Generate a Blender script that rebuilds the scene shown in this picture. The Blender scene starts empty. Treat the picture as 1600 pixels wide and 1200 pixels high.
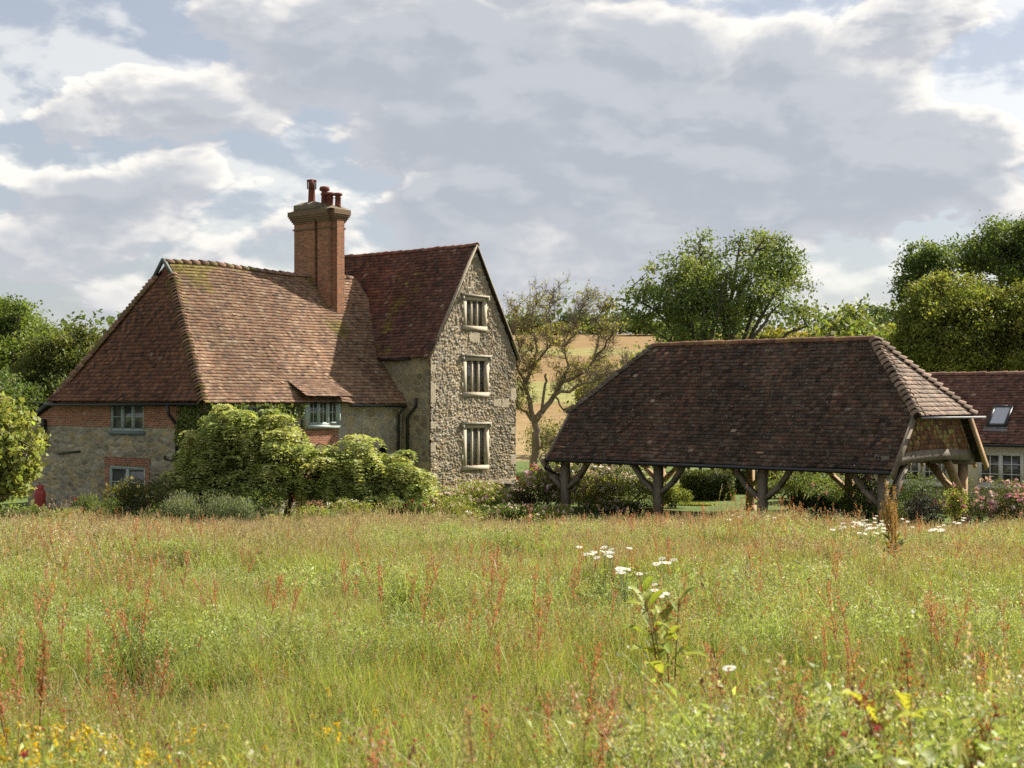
import bpy, math, random
import numpy as np
from mathutils import Vector

# ------------------------------------------------------------------ scene, camera, light
scene = bpy.context.scene
COL = scene.collection
ZC = 4.1
cam_d = bpy.data.cameras.new("camera")
cam = bpy.data.objects.new("camera", cam_d)
COL.objects.link(cam)
cam.location = (0, 0, ZC)
cam.rotation_euler = (math.radians(90), 0, 0)
cam_d.sensor_width = 36
cam_d.lens = 49.5
cam_d.shift_y = 0.01375
cam_d.clip_start = 0.1
cam_d.clip_end = 5000
cam_d.dof.use_dof = True
cam_d.dof.focus_distance = 48
cam_d.dof.aperture_fstop = 5.0
scene.camera = cam

scene.view_settings.view_transform = 'Standard'
scene.view_settings.look = 'None'
scene.view_settings.gamma = 1
scene.view_settings.exposure = 1.1
scene.cycles.use_denoising = False
scene.cycles.max_bounces = 6
scene.cycles.transparent_max_bounces = 4

SUN_AZ, SUN_EL = 58.0, 40.0
sd = bpy.data.lights.new("sun", 'SUN')
sd.energy = 5.0
sd.angle = math.radians(0.5)
sd.color = (1.0, 0.93, 0.82)
sun = bpy.data.objects.new("sun", sd)
COL.objects.link(sun)
sv = Vector((math.sin(math.radians(SUN_AZ)) * math.cos(math.radians(SUN_EL)),
             math.cos(math.radians(SUN_AZ)) * math.cos(math.radians(SUN_EL)),
             math.sin(math.radians(SUN_EL))))
sun.rotation_euler = sv.to_track_quat('Z', 'Y').to_euler()
sun.location = sv * 60

world = bpy.data.worlds.new("World")
scene.world = world
world.use_nodes = True
world.cycles.sampling_method = 'MANUAL'
world.cycles.sample_map_resolution = 512


class NT:
    """small helper that chains shader nodes"""
    def __init__(self, tree):
        self.t = tree
        self.n = tree.nodes
        self.l = tree.links

    def new(self, kind, **kw):
        nd = self.n.new(kind)
        for k, v in kw.items():
            setattr(nd, k, v)
        return nd

    def put(self, sock, v):
        if hasattr(v, 'is_output') or isinstance(v, bpy.types.NodeSocket):
            self.l.new(v, sock)
        elif v is not None:
            sock.default_value = v

    def math(self, op, a, b=None, c=None, clamp=False):
        nd = self.new('ShaderNodeMath', operation=op)
        nd.use_clamp = clamp
        self.put(nd.inputs[0], a)
        if b is not None:
            self.put(nd.inputs[1], b)
        if c is not None:
            self.put(nd.inputs[2], c)
        return nd.outputs[0]

    def mix(self, f, a, b, mode='MIX'):
        nd = self.new('ShaderNodeMix', data_type='RGBA', blend_type=mode)
        self.put(nd.inputs[0], f)
        self.put(nd.inputs[6], a if not isinstance(a, tuple) else (*a[:3], 1))
        self.put(nd.inputs[7], b if not isinstance(b, tuple) else (*b[:3], 1))
        return nd.outputs[2]

    def ramp(self, f, stops, interp='LINEAR'):
        nd = self.new('ShaderNodeValToRGB')
        cr = nd.color_ramp
        cr.interpolation = interp
        while len(cr.elements) < len(stops):
            cr.elements.new(0.5)
        for e, (p, c) in zip(cr.elements, stops):
            e.position = p
            e.color = (*c, 1) if len(c) == 3 else c
        self.put(nd.inputs[0], f)
        return nd.outputs[0]

    def smooth(self, v, lo, hi):
        nd = self.new('ShaderNodeMapRange', interpolation_type='SMOOTHSTEP')
        self.put(nd.inputs[0], v)
        nd.inputs[1].default_value = lo
        nd.inputs[2].default_value = hi
        return nd.outputs[0]

    def noise(self, vec, scale, detail=4, rough=0.55, dist=0.0, dim='3D'):
        nd = self.new('ShaderNodeTexNoise')
        nd.noise_dimensions = dim
        if vec is not None:
            self.put(nd.inputs['Vector'], vec)
        nd.inputs['Scale'].default_value = scale
        nd.inputs['Detail'].default_value = detail
        nd.inputs['Roughness'].default_value = rough
        nd.inputs['Distortion'].default_value = dist
        return nd.outputs[0]

    def attr(self, name):
        nd = self.new('ShaderNodeAttribute', attribute_name=name)
        return nd.outputs['Color']


def build_sky():
    """Nishita sky with a broken layer of cloud, laid out by compass bearing and elevation."""
    # density group ------------------------------------------------
    g = bpy.data.node_groups.new("cloud_density", 'ShaderNodeTree')
    g.interface.new_socket("az", in_out='INPUT', socket_type='NodeSocketFloat')
    g.interface.new_socket("el", in_out='INPUT', socket_type='NodeSocketFloat')
    g.interface.new_socket("d", in_out='OUTPUT', socket_type='NodeSocketFloat')
    T = NT(g)
    gi = T.new('NodeGroupInput')
    go = T.new('NodeGroupOutput')
    az, el = gi.outputs[0], gi.outputs[1]
    el2 = T.math('MULTIPLY', el, 1.9)
    cv = T.new('ShaderNodeCombineXYZ')
    T.put(cv.inputs[0], az)
    T.put(cv.inputs[1], el2)
    cv.inputs[2].default_value = 3.7
    big = T.noise(cv.outputs[0], 5.5, 9, 0.56, 0.25, '2D')
    puff = T.noise(cv.outputs[0], 19.0, 6, 0.6, 0.35, '2D')
    warp = T.noise(cv.outputs[0], 9.0, 5, 0.6, 0.0, '2D')
    warp2 = T.noise(cv.outputs[0], 7.0, 5, 0.6, 0.5, '2D')
    tot = T.math('ADD', T.math('MULTIPLY', T.math('SUBTRACT', big, 0.5), 1.05),
                 T.math('MULTIPLY', T.math('SUBTRACT', puff, 0.5), 0.26))
    tot = T.math('ADD', tot, 0.27)
    wv = T.new('ShaderNodeVectorMath', operation='MULTIPLY_ADD')
    nz = T.new('ShaderNodeTexNoise')
    T.put(nz.inputs['Vector'], cv.outputs[0])
    nz.inputs['Scale'].default_value = 12
    T.l.new(nz.outputs['Color'], wv.inputs[0])
    wv.inputs[1].default_value = (0.05, 0.05, 0)
    T.l.new(cv.outputs[0], wv.inputs[2])
    for sc_, am in ((13.0, 0.30), (32.0, 0.12), (75.0, 0.05)):   # heaped, cauliflower tops
        vo = T.new('ShaderNodeTexVoronoi', voronoi_dimensions='2D', feature='SMOOTH_F1')
        T.l.new(wv.outputs[0], vo.inputs['Vector'])
        vo.inputs['Scale'].default_value = sc_
        vo.inputs['Smoothness'].default_value = 0.35
        tot = T.math('ADD', tot, T.math('MULTIPLY', T.math('SUBTRACT', 0.42, vo.outputs['Distance']), am))
    warp = T.noise(cv.outputs[0], 9.0, 5, 0.6, 0.0)
    warp2 = T.noise(cv.outputs[0], 7.0, 5, 0.6, 0.5)
    waz = T.math('ADD', az, T.math('MULTIPLY', T.math('SUBTRACT', warp, 0.5), 0.16))
    wel = T.math('ADD', el, T.math('MULTIPLY', T.math('SUBTRACT', warp2, 0.5), 0.09))
    # (px, py, half-width px, half-height px, amount) read off the photograph as bearings
    blobs = [(960, 200, 410, 180, .80), (430, 70, 240, 70, .36), (300, 175, 190, 50, .24),
             (90, 200, 140, 42, .26), (190, 325, 230, 52, .36), (60, 410, 170, 32, .20),
             (1180, 330, 230, 80, .24), (660, 300, 80, 50, .26), (1440, 80, 190, 50, .26),
             (1450, 280, 130, 70, .28), (900, 420, 190, 40, .2), (330, 470, 240, 40, .10),
             (60, 60, 190, 90, -.42), (555, 255, 80, 60, -.24), (110, 265, 110, 24, -.10), (330, 262, 150, 30, -.18),
             (1560, 180, 90, 60, -.42), (1590, 20, 120, 40, -.25)]
    for px, py, sx, sy, a in blobs:
        u = T.math('MULTIPLY', T.math('SUBTRACT', waz, (px - 800) / 2200), 2200 / sx)
        v = T.math('MULTIPLY', T.math('SUBTRACT', wel, (622 - py) / 2200), 2200 / sy)
        r2 = T.math('ADD', T.math('MULTIPLY', u, u), T.math('MULTIPLY', v, v))
        e = T.math('EXPONENT', T.math('MULTIPLY', r2, -0.8))
        tot = T.math('ADD', tot, T.math('MULTIPLY', e, a))
    T.put(go.inputs[0], tot)
    # world --------------------------------------------------------
    W = NT(world.node_tree)
    W.n.clear()
    out = W.new('ShaderNodeOutputWorld')
    tc = W.new('ShaderNodeTexCoord')
    sp = W.new('ShaderNodeSeparateXYZ')
    W.put(sp.inputs[0], tc.outputs['Generated'])
    az = W.math('ARCTAN2', sp.outputs[0], sp.outputs[1])
    el = W.math('ARCSINE', sp.outputs[2])

    def dens(a, e):
        nd = W.new('ShaderNodeGroup', node_tree=g)
        W.put(nd.inputs[0], a)
        W.put(nd.inputs[1], e)
        return nd.outputs[0]
    d0 = dens(az, el)
    d1 = dens(W.math('ADD', az, 0.010), W.math('ADD', el, 0.011))
    relief = W.math('SUBTRACT', d0, d1)
    cover = W.smooth(d0, 0.30, 0.50)
    thick = W.smooth(d0, 0.45, 0.76)
    lit = W.smooth(relief, -0.11, 0.15)
    white = W.mix(lit, (0.268, 0.276, 0.300), (0.53, 0.505, 0.465))
    grey = W.mix(lit, (0.226, 0.243, 0.270), (0.276, 0.289, 0.312))
    cloud = W.mix(thick, white, grey)
    # veil of thin cloud paling toward the horizon
    veil = W.smooth(el, 0.16, 0.0)
    cloud = W.mix(W.math('MULTIPLY', veil, 0.55), cloud, (0.290, 0.298, 0.322))
    sky = W.new('ShaderNodeTexSky', sky_type='NISHITA')
    sky.sun_disc = False
    sky.sun_elevation = math.radians(SUN_EL)
    sky.sun_rotation = math.radians(SUN_AZ)
    sky.air_density = 1.0
    sky.dust_density = 1.6
    sky.ozone_density = 1.0
    b1 = W.new('ShaderNodeBackground')
    W.put(b1.inputs[0], sky.outputs[0])
    b1.inputs[1].default_value = 0.06
    b2 = W.new('ShaderNodeBackground')
    W.put(b2.inputs[0], cloud)
    b2.inputs[1].default_value = 1.0
    # some haze veil everywhere in the blue, total cloud high up away from view
    f = W.math('MAXIMUM', W.math('MULTIPLY', cover, 0.97), 0.58)
    f = W.math('MAXIMUM', f, W.math('MULTIPLY', veil, 0.75))
    ms = W.new('ShaderNodeMixShader')
    W.put(ms.inputs[0], f)
    W.l.new(b1.outputs[0], ms.inputs[1])
    W.l.new(b2.outputs[0], ms.inputs[2])
    W.l.new(ms.outputs[0], out.inputs[0])


build_sky()

# ------------------------------------------------------------------ helpers
rng = np.random.default_rng(11)
F, CX, HY = 2200.0, 800.0, 622.0


def ground(x, y):
    """height of the ground: meadow falls to the garden, a hill rises behind"""
    x = np.asarray(x, float)
    y = np.asarray(y, float)
    t = np.clip((44 - y) / 44, -1.2 * 0, 3)
    t = np.where(y < 44, (44 - y) / 44, 0)
    z = 2.4 * np.clip(t, 0, 1.25)
    k = np.clip((t) / 0.12, 0, 1)
    z = z * (k * k * (3 - 2 * k))
    far = np.clip((y - 92) / 190, 0, 1)
    z = z + 15.5 * far * far * (3 - 2 * far) * 0.98 + np.clip(y - 282, 0, 900) * 0.012
    z = z + far * (1.5 * np.sin(x * 0.012 + 1.0) + 3.2 * np.clip((x - 40) / 120, 0, 1))
    z = z + np.where(y < 44, 0.06 * np.sin(x * 0.55 + y * 0.31) * np.sin(y * 0.42 - x * 0.2) * np.clip(t * 4, 0, 1), 0)
    return z


def gz(x, y):
    return float(ground(x, y))


def at(px, d):
    return (px - CX) / F * d


def zat(py, d):
    return ZC + (HY - py) / F * d


def hash01(*ks):
    h = np.zeros(np.broadcast(*ks).shape, np.uint64) if len(ks) > 1 else np.zeros(np.shape(ks[0]), np.uint64)
    h = h + np.uint64(1469598103)
    for k in ks:
        k = np.asarray(k).astype(np.int64).astype(np.uint64)
        h = (h ^ (k * np.uint64(0x9E3779B97F4A7C15))) * np.uint64(0xBF58476D1CE4E5B9)
        h = h ^ (h >> np.uint64(29))
    h = (h * np.uint64(0x94D049BB133111EB))
    h = h ^ (h >> np.uint64(32))
    return (h & np.uint64(0xFFFFFF)).astype(float) / float(0xFFFFFF)


def vnoise(x, y, seed=0):
    x = np.asarray(x, float)
    y = np.asarray(y, float)
    xi, yi = np.floor(x), np.floor(y)
    fx, fy = x - xi, y - yi
    fx = fx * fx * (3 - 2 * fx)
    fy = fy * fy * (3 - 2 * fy)
    s = np.full(x.shape, seed)
    a = hash01(xi, yi, s)
    b = hash01(xi + 1, yi, s)
    c = hash01(xi, yi + 1, s)
    d = hash01(xi + 1, yi + 1, s)
    return (a * (1 - fx) + b * fx) * (1 - fy) + (c * (1 - fx) + d * fx) * fy


def fbm(x, y, seed=0, octs=4):
    v, a, t = 0, 0.5, 0
    for o in range(octs):
        v = v + a * vnoise(np.asarray(x) * 2 ** o, np.asarray(y) * 2 ** o, seed + o)
        t += a
        a *= 0.5
    return v / t


class MB:
    """collects vertices, faces and vertex colours; build() links them as ONE mesh object"""
    def __init__(self):
        self.v, self.f, self.c, self.uv, self.n = [], [], [], [], 0

    def add(self, verts, faces, col=(1, 1, 1), uv=None):
        verts = np.asarray(verts, float).reshape(-1, 3)
        k = len(verts)
        c = np.asarray(col, float)
        if c.ndim == 1:
            c = np.tile(c, (k, 1))
        self.v.append(verts)
        self.c.append(c)
        self.uv.append(np.zeros((k, 2)) if uv is None else np.asarray(uv, float))
        if isinstance(faces, np.ndarray):
            self.f.append(faces + self.n)
        else:
            by = {}
            for fc in faces:
                by.setdefault(len(fc), []).append(fc)
            for arr in by.values():
                self.f.append(np.array(arr, int) + self.n)
        self.n += k

    def quads(self, q, col):
        """q (n,4,3); col (n,3), (n,4,3) or (3,)"""
        q = np.asarray(q, float)
        n = len(q)
        c = np.asarray(col, float)
        if c.ndim == 1:
            c = np.tile(c, (n, 1))
        if c.ndim == 2:
            c = np.repeat(c[:, None, :], 4, 1)
        self.add(q.reshape(-1, 3), np.arange(4 * n).reshape(n, 4), c.reshape(-1, 3))

    def box(self, a, b, col=(1, 1, 1)):
        x0, y0, z0 = a
        x1, y1, z1 = b
        v = [(x0, y0, z0), (x1, y0, z0), (x1, y1, z0), (x0, y1, z0), (x0, y0, z1), (x1, y0, z1), (x1, y1, z1), (x0, y1, z1)]
        self.add(v, [(0, 3, 2, 1), (4, 5, 6, 7), (0, 1, 5, 4), (1, 2, 6, 5), (2, 3, 7, 6), (3, 0, 4, 7)], col)

    def beam(self, p, q, w, h, up=(0, 0, 1), col=(1, 1, 1), taper=1.0):
        p, q = Vector(p), Vector(q)
        d = (q - p).normalized()
        s = d.cross(Vector(up))
        if s.length < 1e-4:
            s = d.cross(Vector((1, 0, 0)))
        s.normalize()
        u = s.cross(d).normalized()
        v = []
        for e, k in ((p, 1), (q, taper)):
            for i, j in ((-1, -1), (1, -1), (1, 1), (-1, 1)):
                v.append(e + s * (w / 2 * i * k) + u * (h / 2 * j * k))
        self.add([tuple(x) for x in v], [(0, 3, 2, 1), (4, 5, 6, 7), (0, 1, 5, 4), (1, 2, 6, 5), (2, 3, 7, 6), (3, 0, 4, 7)], col)

    def tube(self, pts, rad, n=6, col=(1, 1, 1), cap=True):
        pts = [Vector(p) for p in pts]
        if not hasattr(rad, '__len__'):
            rad = [rad] * len(pts)
        vs = []
        ref = Vector((0.31, 0.87, 0.4)).normalized()
        for i, p in enumerate(pts):
            d = (pts[min(i + 1, len(pts) - 1)] - pts[max(i - 1, 0)]).normalized()
            s = d.cross(ref)
            if s.length < 1e-3:
                s = d.cross(Vector((1, 0, 0)))
            s.normalize()
            t = d.cross(s)
            for k in range(n):
                a = 2 * math.pi * k / n
                vs.append(p + (s * math.cos(a) + t * math.sin(a)) * rad[i])
        fs = []
        for i in range(len(pts) - 1):
            for k in range(n):
                fs.append((i * n + k, i * n + (k + 1) % n, (i + 1) * n + (k + 1) % n, (i + 1) * n + k))
        if cap:
            fs.append(tuple(range(n))[::-1])
            fs.append(tuple(range((len(pts) - 1) * n, len(pts) * n)))
        self.add([tuple(v) for v in vs], fs, col)

    def lathe(self, prof, center=(0, 0, 0), n=16, col=(1, 1, 1)):
        vs, fs = [], []
        for r, z in prof:
            for k in range(n):
                a = 2 * math.pi * k / n
                vs.append((center[0] + r * math.cos(a), center[1] + r * math.sin(a), center[2] + z))
        for i in range(len(prof) - 1):
            for k in range(n):
                fs.append((i * n + k, i * n + (k + 1) % n, (i + 1) * n + (k + 1) % n, (i + 1) * n + k))
        fs.append(tuple(range((len(prof) - 1) * n, len(prof) * n)))
        self.add(vs, fs, col)

    def mesh(self, name, mat=None, smooth=False):
        me = bpy.data.meshes.new(name)
        v = np.concatenate(self.v)
        c = np.concatenate(self.c)
        uv = np.concatenate(self.uv)
        loops = np.concatenate([a.ravel() for a in self.f]).astype(np.int32)
        tot = np.concatenate([np.full(len(a), a.shape[1]) for a in self.f]).astype(np.int32)
        start = np.concatenate([[0], np.cumsum(tot)[:-1]]).astype(np.int32)
        me.vertices.add(len(v))
        me.vertices.foreach_set('co', v.astype(np.float32).ravel())
        me.loops.add(len(loops))
        me.loops.foreach_set('vertex_index', loops)
        me.polygons.add(len(tot))
        me.polygons.foreach_set('loop_start', start)
        me.polygons.foreach_set('loop_total', tot)
        if smooth:
            me.polygons.foreach_set('use_smooth', np.ones(len(tot), bool))
        ca = me.attributes.new('col', 'FLOAT_COLOR', 'POINT')
        ca.data.foreach_set('color', np.concatenate([c, np.ones((len(c), 1))], 1).astype(np.float32).ravel())
        if np.abs(uv).max() > 0:
            l = me.uv_layers.new(name='UVMap')
            l.data.foreach_set('uv', uv[loops].astype(np.float32).ravel())
        me.update(calc_edges=True)
        me.validate()
        if mat:
            me.materials.append(mat)
        return me

    def build(self, name, mat=None, parent=None, smooth=False):
        o = bpy.data.objects.new(name, self.mesh(name, mat, smooth))
        COL.objects.link(o)
        if parent is not None:
            o.parent = parent
        return o


def tag(o, label=None, cat=None, group=None, kind=None):
    if label:
        o['label'] = label
    if cat:
        o['category'] = cat
    if group:
        o['group'] = group
    if kind:
        o['kind'] = kind
    return o


def empty(name, loc, rz=0.0):
    o = bpy.data.objects.new(name, None)
    COL.objects.link(o)
    o.location = loc
    o.rotation_euler = (0, 0, rz)
    o.empty_display_size = 0.3
    return o


def copy_tree(o, parent=None):
    c = o.copy()
    COL.objects.link(c)
    if parent is not None:
        c.parent = parent
    for ch in [x for x in o.children]:
        copy_tree(ch, c)
    return c


# ------------------------------------------------------------------ materials
def mat_new(name):
    m = bpy.data.materials.new(name)
    m.use_nodes = True
    T = NT(m.node_tree)
    T.n.clear()
    out = T.new('ShaderNodeOutputMaterial')
    return m, T, out


def principled(T, out, color, rough=0.8, spec=0.3, bump=None, bstr=0.3, bdist=0.02, metal=0.0):
    p = T.new('ShaderNodeBsdfPrincipled')
    T.put(p.inputs['Base Color'], color if not isinstance(color, tuple) else (*color, 1))
    T.put(p.inputs['Roughness'], rough)
    p.inputs['Specular IOR Level'].default_value = spec
    p.inputs['Metallic'].default_value = metal
    if bump is not None:
        b = T.new('ShaderNodeBump')
        b.inputs['Strength'].default_value = bstr
        b.inputs['Distance'].default_value = bdist
        T.put(b.inputs['Height'], bump)
        T.l.new(b.outputs[0], p.inputs['Normal'])
    T.l.new(p.outputs[0], out.inputs[0])
    return p


def mat_attr(name, rough=0.9, spec=0.2, nscale=9.0, namt=0.35, bstr=0.4, bdist=0.01, bscale=60, lichen=0.0, lcol=(0.5, 0.5, 0.44)):
    """colour carried by each piece (tile, stone, board), with fine weathering"""
    m, T, out = mat_new(name)
    tc = T.new('ShaderNodeTexCoord').outputs['Object']
    n = T.noise(tc, nscale, 5, 0.6)
    f = T.math('MULTIPLY_ADD', T.math('SUBTRACT', n, 0.5), namt * 2.4, 1.0)
    nd = T.new('ShaderNodeVectorMath', operation='SCALE')
    T.l.new(T.attr('col'), nd.inputs[0])
    T.put(nd.inputs[3], f)
    c = nd.outputs[0]
    if lichen > 0:
        a = T.noise(tc, 5.5, 3, 0.7)
        b = T.noise(tc, 15.0, 5, 0.75)
        s = T.math('MULTIPLY', T.smooth(b, 0.72 - lichen * 0.2, 0.77 - lichen * 0.2), T.smooth(a, 0.36, 0.6))
        c = T.mix(s, c, lcol)
    h = T.noise(tc, bscale, 4, 0.6)
    principled(T, out, c, rough, spec, h, bstr, bdist)
    return m


def mat_leaf(name, trans=0.38, rough=0.55, vary=0.35, inst=False):
    m, T, out = mat_new(name)
    c = T.attr('col')
    oi = T.new('ShaderNodeObjectInfo')
    if inst:
        hsv = T.new('ShaderNodeHueSaturation')
        T.put(hsv.inputs['Value'], T.math('MULTIPLY_ADD', oi.outputs['Random'], vary, 1 - vary / 2))
        T.put(hsv.inputs['Hue'], T.math('MULTIPLY_ADD', oi.outputs['Random'], 0.02, 0.49))
        T.put(hsv.inputs['Color'], c)
        c = hsv.outputs[0]
    p = T.new('ShaderNodeBsdfPrincipled')
    T.put(p.inputs['Base Color'], c)
    p.inputs['Roughness'].default_value = rough
    p.inputs['Specular IOR Level'].default_value = 0.25
    tr = T.new('ShaderNodeBsdfTranslucent')
    tcx = T.mix(1.0, c, (1.15, 1.1, 0.55), 'MULTIPLY')
    T.put(tr.inputs[0], tcx)
    ms = T.new('ShaderNodeMixShader')
    ms.inputs[0].default_value = trans
    T.l.new(p.outputs[0], ms.inputs[1])
    T.l.new(tr.outputs[0], ms.inputs[2])
    T.l.new(ms.outputs[0], out.inputs[0])
    return m


def mat_brick(name, c1, c2, mortar, scale=1.0, patch=(0.2, 0.19, 0.15), pamt=0.5):
    m, T, out = mat_new(name)
    uv = T.new('ShaderNodeTexCoord').outputs['UV']
    b = T.new('ShaderNodeTexBrick')
    T.put(b.inputs['Vector'], uv)
    b.inputs['Color1'].default_value = (*c1, 1)
    b.inputs['Color2'].default_value = (*c2, 1)
    b.inputs['Mortar'].default_value = (*mortar, 1)
    b.inputs['Scale'].default_value = 1.0
    b.inputs['Mortar Size'].default_value = 0.008
    b.inputs['Mortar Smooth'].default_value = 0.2
    b.inputs['Bias'].default_value = 0.0
    b.inputs['Brick Width'].default_value = 0.225
    b.inputs['Row Height'].default_value = 0.074
    n = T.noise(uv, 3.0, 5, 0.65)
    n2 = T.noise(uv, 14.0, 3, 0.6)
    c = T.mix(T.math('MULTIPLY', T.smooth(n, 0.5, 0.72), pamt), b.outputs[0], patch)
    c = T.mix(T.math('MULTIPLY', T.smooth(n2, 0.5, 0.7), 0.5), c, (0.10, 0.055, 0.04))
    h = T.math('ADD', T.math('MULTIPLY', b.outputs[1], -1.0), T.math('MULTIPLY', n2, 0.5))
    principled(T, out, c, 0.9, 0.2, h, 0.7, 0.012)
    return m


def mat_plain(name, col, rough=0.6, spec=0.4, metal=0.0, namt=0.2, nscale=6, bstr=0.1):
    m, T, out = mat_new(name)
    tc = T.new('ShaderNodeTexCoord').outputs['Object']
    n = T.noise(tc, nscale, 5, 0.6)
    dark = tuple(x * (1 - namt) for x in col)
    lite = tuple(min(1, x * (1 + namt)) for x in col)
    principled(T, out, T.mix(n, dark, lite), rough, spec, n, bstr, 0.01, metal)
    return m


def mat_wood(name, c1, c2):
    m, T, out = mat_new(name)
    tc = T.new('ShaderNodeTexCoord').outputs['Object']
    mp = T.new('ShaderNodeMapping')
    T.put(mp.inputs[0], tc)
    mp.inputs['Scale'].default_value = (9, 9, 1.6)
    n = T.noise(mp.outputs[0], 4.0, 6, 0.65, 0.6)
    n2 = T.noise(tc, 1.6, 4, 0.6)
    c = T.mix(T.smooth(n, 0.3, 0.7), c1, c2)
    c = T.mix(T.math('MULTIPLY', T.smooth(n2, 0.45, 0.7), 0.5), c, tuple(x * 0.55 for x in c1))
    principled(T, out, c, 0.85, 0.2, n, 0.5, 0.01)
    return m


M = {}
M['tile'] = mat_attr('clay_tile', 0.9, 0.2, 7.0, 0.45, 0.5, 0.006, 45, lichen=0.40)
M['tile_dark'] = mat_attr('weathered_clay_tile', 0.9, 0.2, 5.0, 0.5, 0.5, 0.006, 45, lichen=0.62, lcol=(0.42, 0.41, 0.36))
M['stone'] = mat_attr('rubble_stone', 0.95, 0.15, 16.0, 0.5, 0.8, 0.02, 50)
M['brick'] = mat_brick('old_red_brick', (0.42, 0.145, 0.07), (0.18, 0.07, 0.045), (0.42, 0.34, 0.24), pamt=0.4, patch=(0.34, 0.26, 0.19))
M['brick_stack'] = mat_brick('chimney_brick', (0.42, 0.17, 0.085), (0.22, 0.10, 0.06), (0.33, 0.26, 0.17), pamt=0.6, patch=(0.21, 0.14, 0.085))
M['dressed'] = mat_plain('dressed_stone', (0.43, 0.37, 0.27), 0.9, 0.2, 0, 0.3, 9, 0.3)
M['dressed_grey'] = mat_plain('weathered_dressed_stone', (0.33, 0.30, 0.235), 0.9, 0.2, 0, 0.35, 7, 0.5)
M['sage'] = mat_plain('sage_paint', (0.34, 0.40, 0.35), 0.55, 0.4, 0, 0.1, 12)
M['sage_dark'] = mat_plain('grey_green_paint', (0.11, 0.125, 0.10), 0.7, 0.3, 0, 0.25, 12)
M['slate_sill'] = mat_plain('slate_grey_paint', (0.13, 0.16, 0.17), 0.6, 0.4, 0, 0.15, 12)
M['white'] = mat_plain('white_paint', (0.70, 0.68, 0.62), 0.5, 0.4, 0, 0.06, 12)
M['black'] = mat_plain('black_iron', (0.014, 0.014, 0.015), 0.45, 0.5, 0, 0.2, 8)
M['cream'] = mat_plain('cream_render', (0.66, 0.60, 0.41), 0.9, 0.2, 0, 0.1, 3, 0.3)
M['pot'] = mat_plain('terracotta', (0.165, 0.056, 0.037), 0.85, 0.25, 0, 0.4, 10)
M['cap'] = mat_plain('mossy_cap', (0.17, 0.145, 0.095), 0.95, 0.1, 0, 0.6, 5, 0.8)
M['lead'] = mat_plain('lead_flashing', (0.16, 0.165, 0.17), 0.6, 0.4, 0, 0.3, 6)
M['oak'] = mat_wood('weathered_oak', (0.125, 0.105, 0.078), (0.25, 0.205, 0.15))
M['oak_warm'] = mat_wood('warm_oak', (0.27, 0.165, 0.085), (0.38, 0.26, 0.15))
M['bark'] = mat_attr('bark', 0.95, 0.15, 8, 0.5, 0.8, 0.03, 20)
M['leaf'] = mat_leaf('leaf', 0.46)
M['leaf_dense'] = mat_leaf('dense_leaf', 0.34)
M['petal'] = mat_leaf('petal', 0.3, 0.7)
M['grass'] = mat_leaf('grass_blade', 0.42, 0.5, 0.45, inst=True)
M['red_paint'] = mat_plain('red_enamel', (0.30, 0.032, 0.025), 0.45, 0.45, 0, 0.25, 6)
M['brass'] = mat_plain('brass_valve', (0.25, 0.2, 0.1), 0.4, 0.5, 0.7)


def make_glass():
    m, T, out = mat_new('window_glass')
    tc = T.new('ShaderNodeTexCoord').outputs['Object']
    n = T.noise(tc, 1.3, 3, 0.5)
    p = principled(T, out, T.mix(T.smooth(n, 0.4, 0.7), (0.055, 0.055, 0.05), (0.23, 0.215, 0.175)), 0.10, 0.9, T.noise(tc, 2.2, 2), 0.05, 0.02)
    return m


M['glass'] = make_glass()


def make_ground():
    m, T, out = mat_new('ground_soil')
    tc = T.new('ShaderNodeTexCoord').outputs['Object']
    n = T.noise(tc, 0.7, 6, 0.65)
    n2 = T.noise(tc, 8.0, 4, 0.6)
    f = T.math('MULTIPLY_ADD', T.math('SUBTRACT', n, 0.5), 1.1, 1.0)
    f = T.math('MULTIPLY', f, T.math('MULTIPLY_ADD', n2, 0.6, 0.7))
    nd = T.new('ShaderNodeVectorMath', operation='SCALE')
    T.l.new(T.attr('col'), nd.inputs[0])
    T.put(nd.inputs[3], f)
    principled(T, out, nd.outputs[0], 0.95, 0.1, n2, 0.6, 0.05)
    return m


M['ground'] = make_ground()


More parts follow.
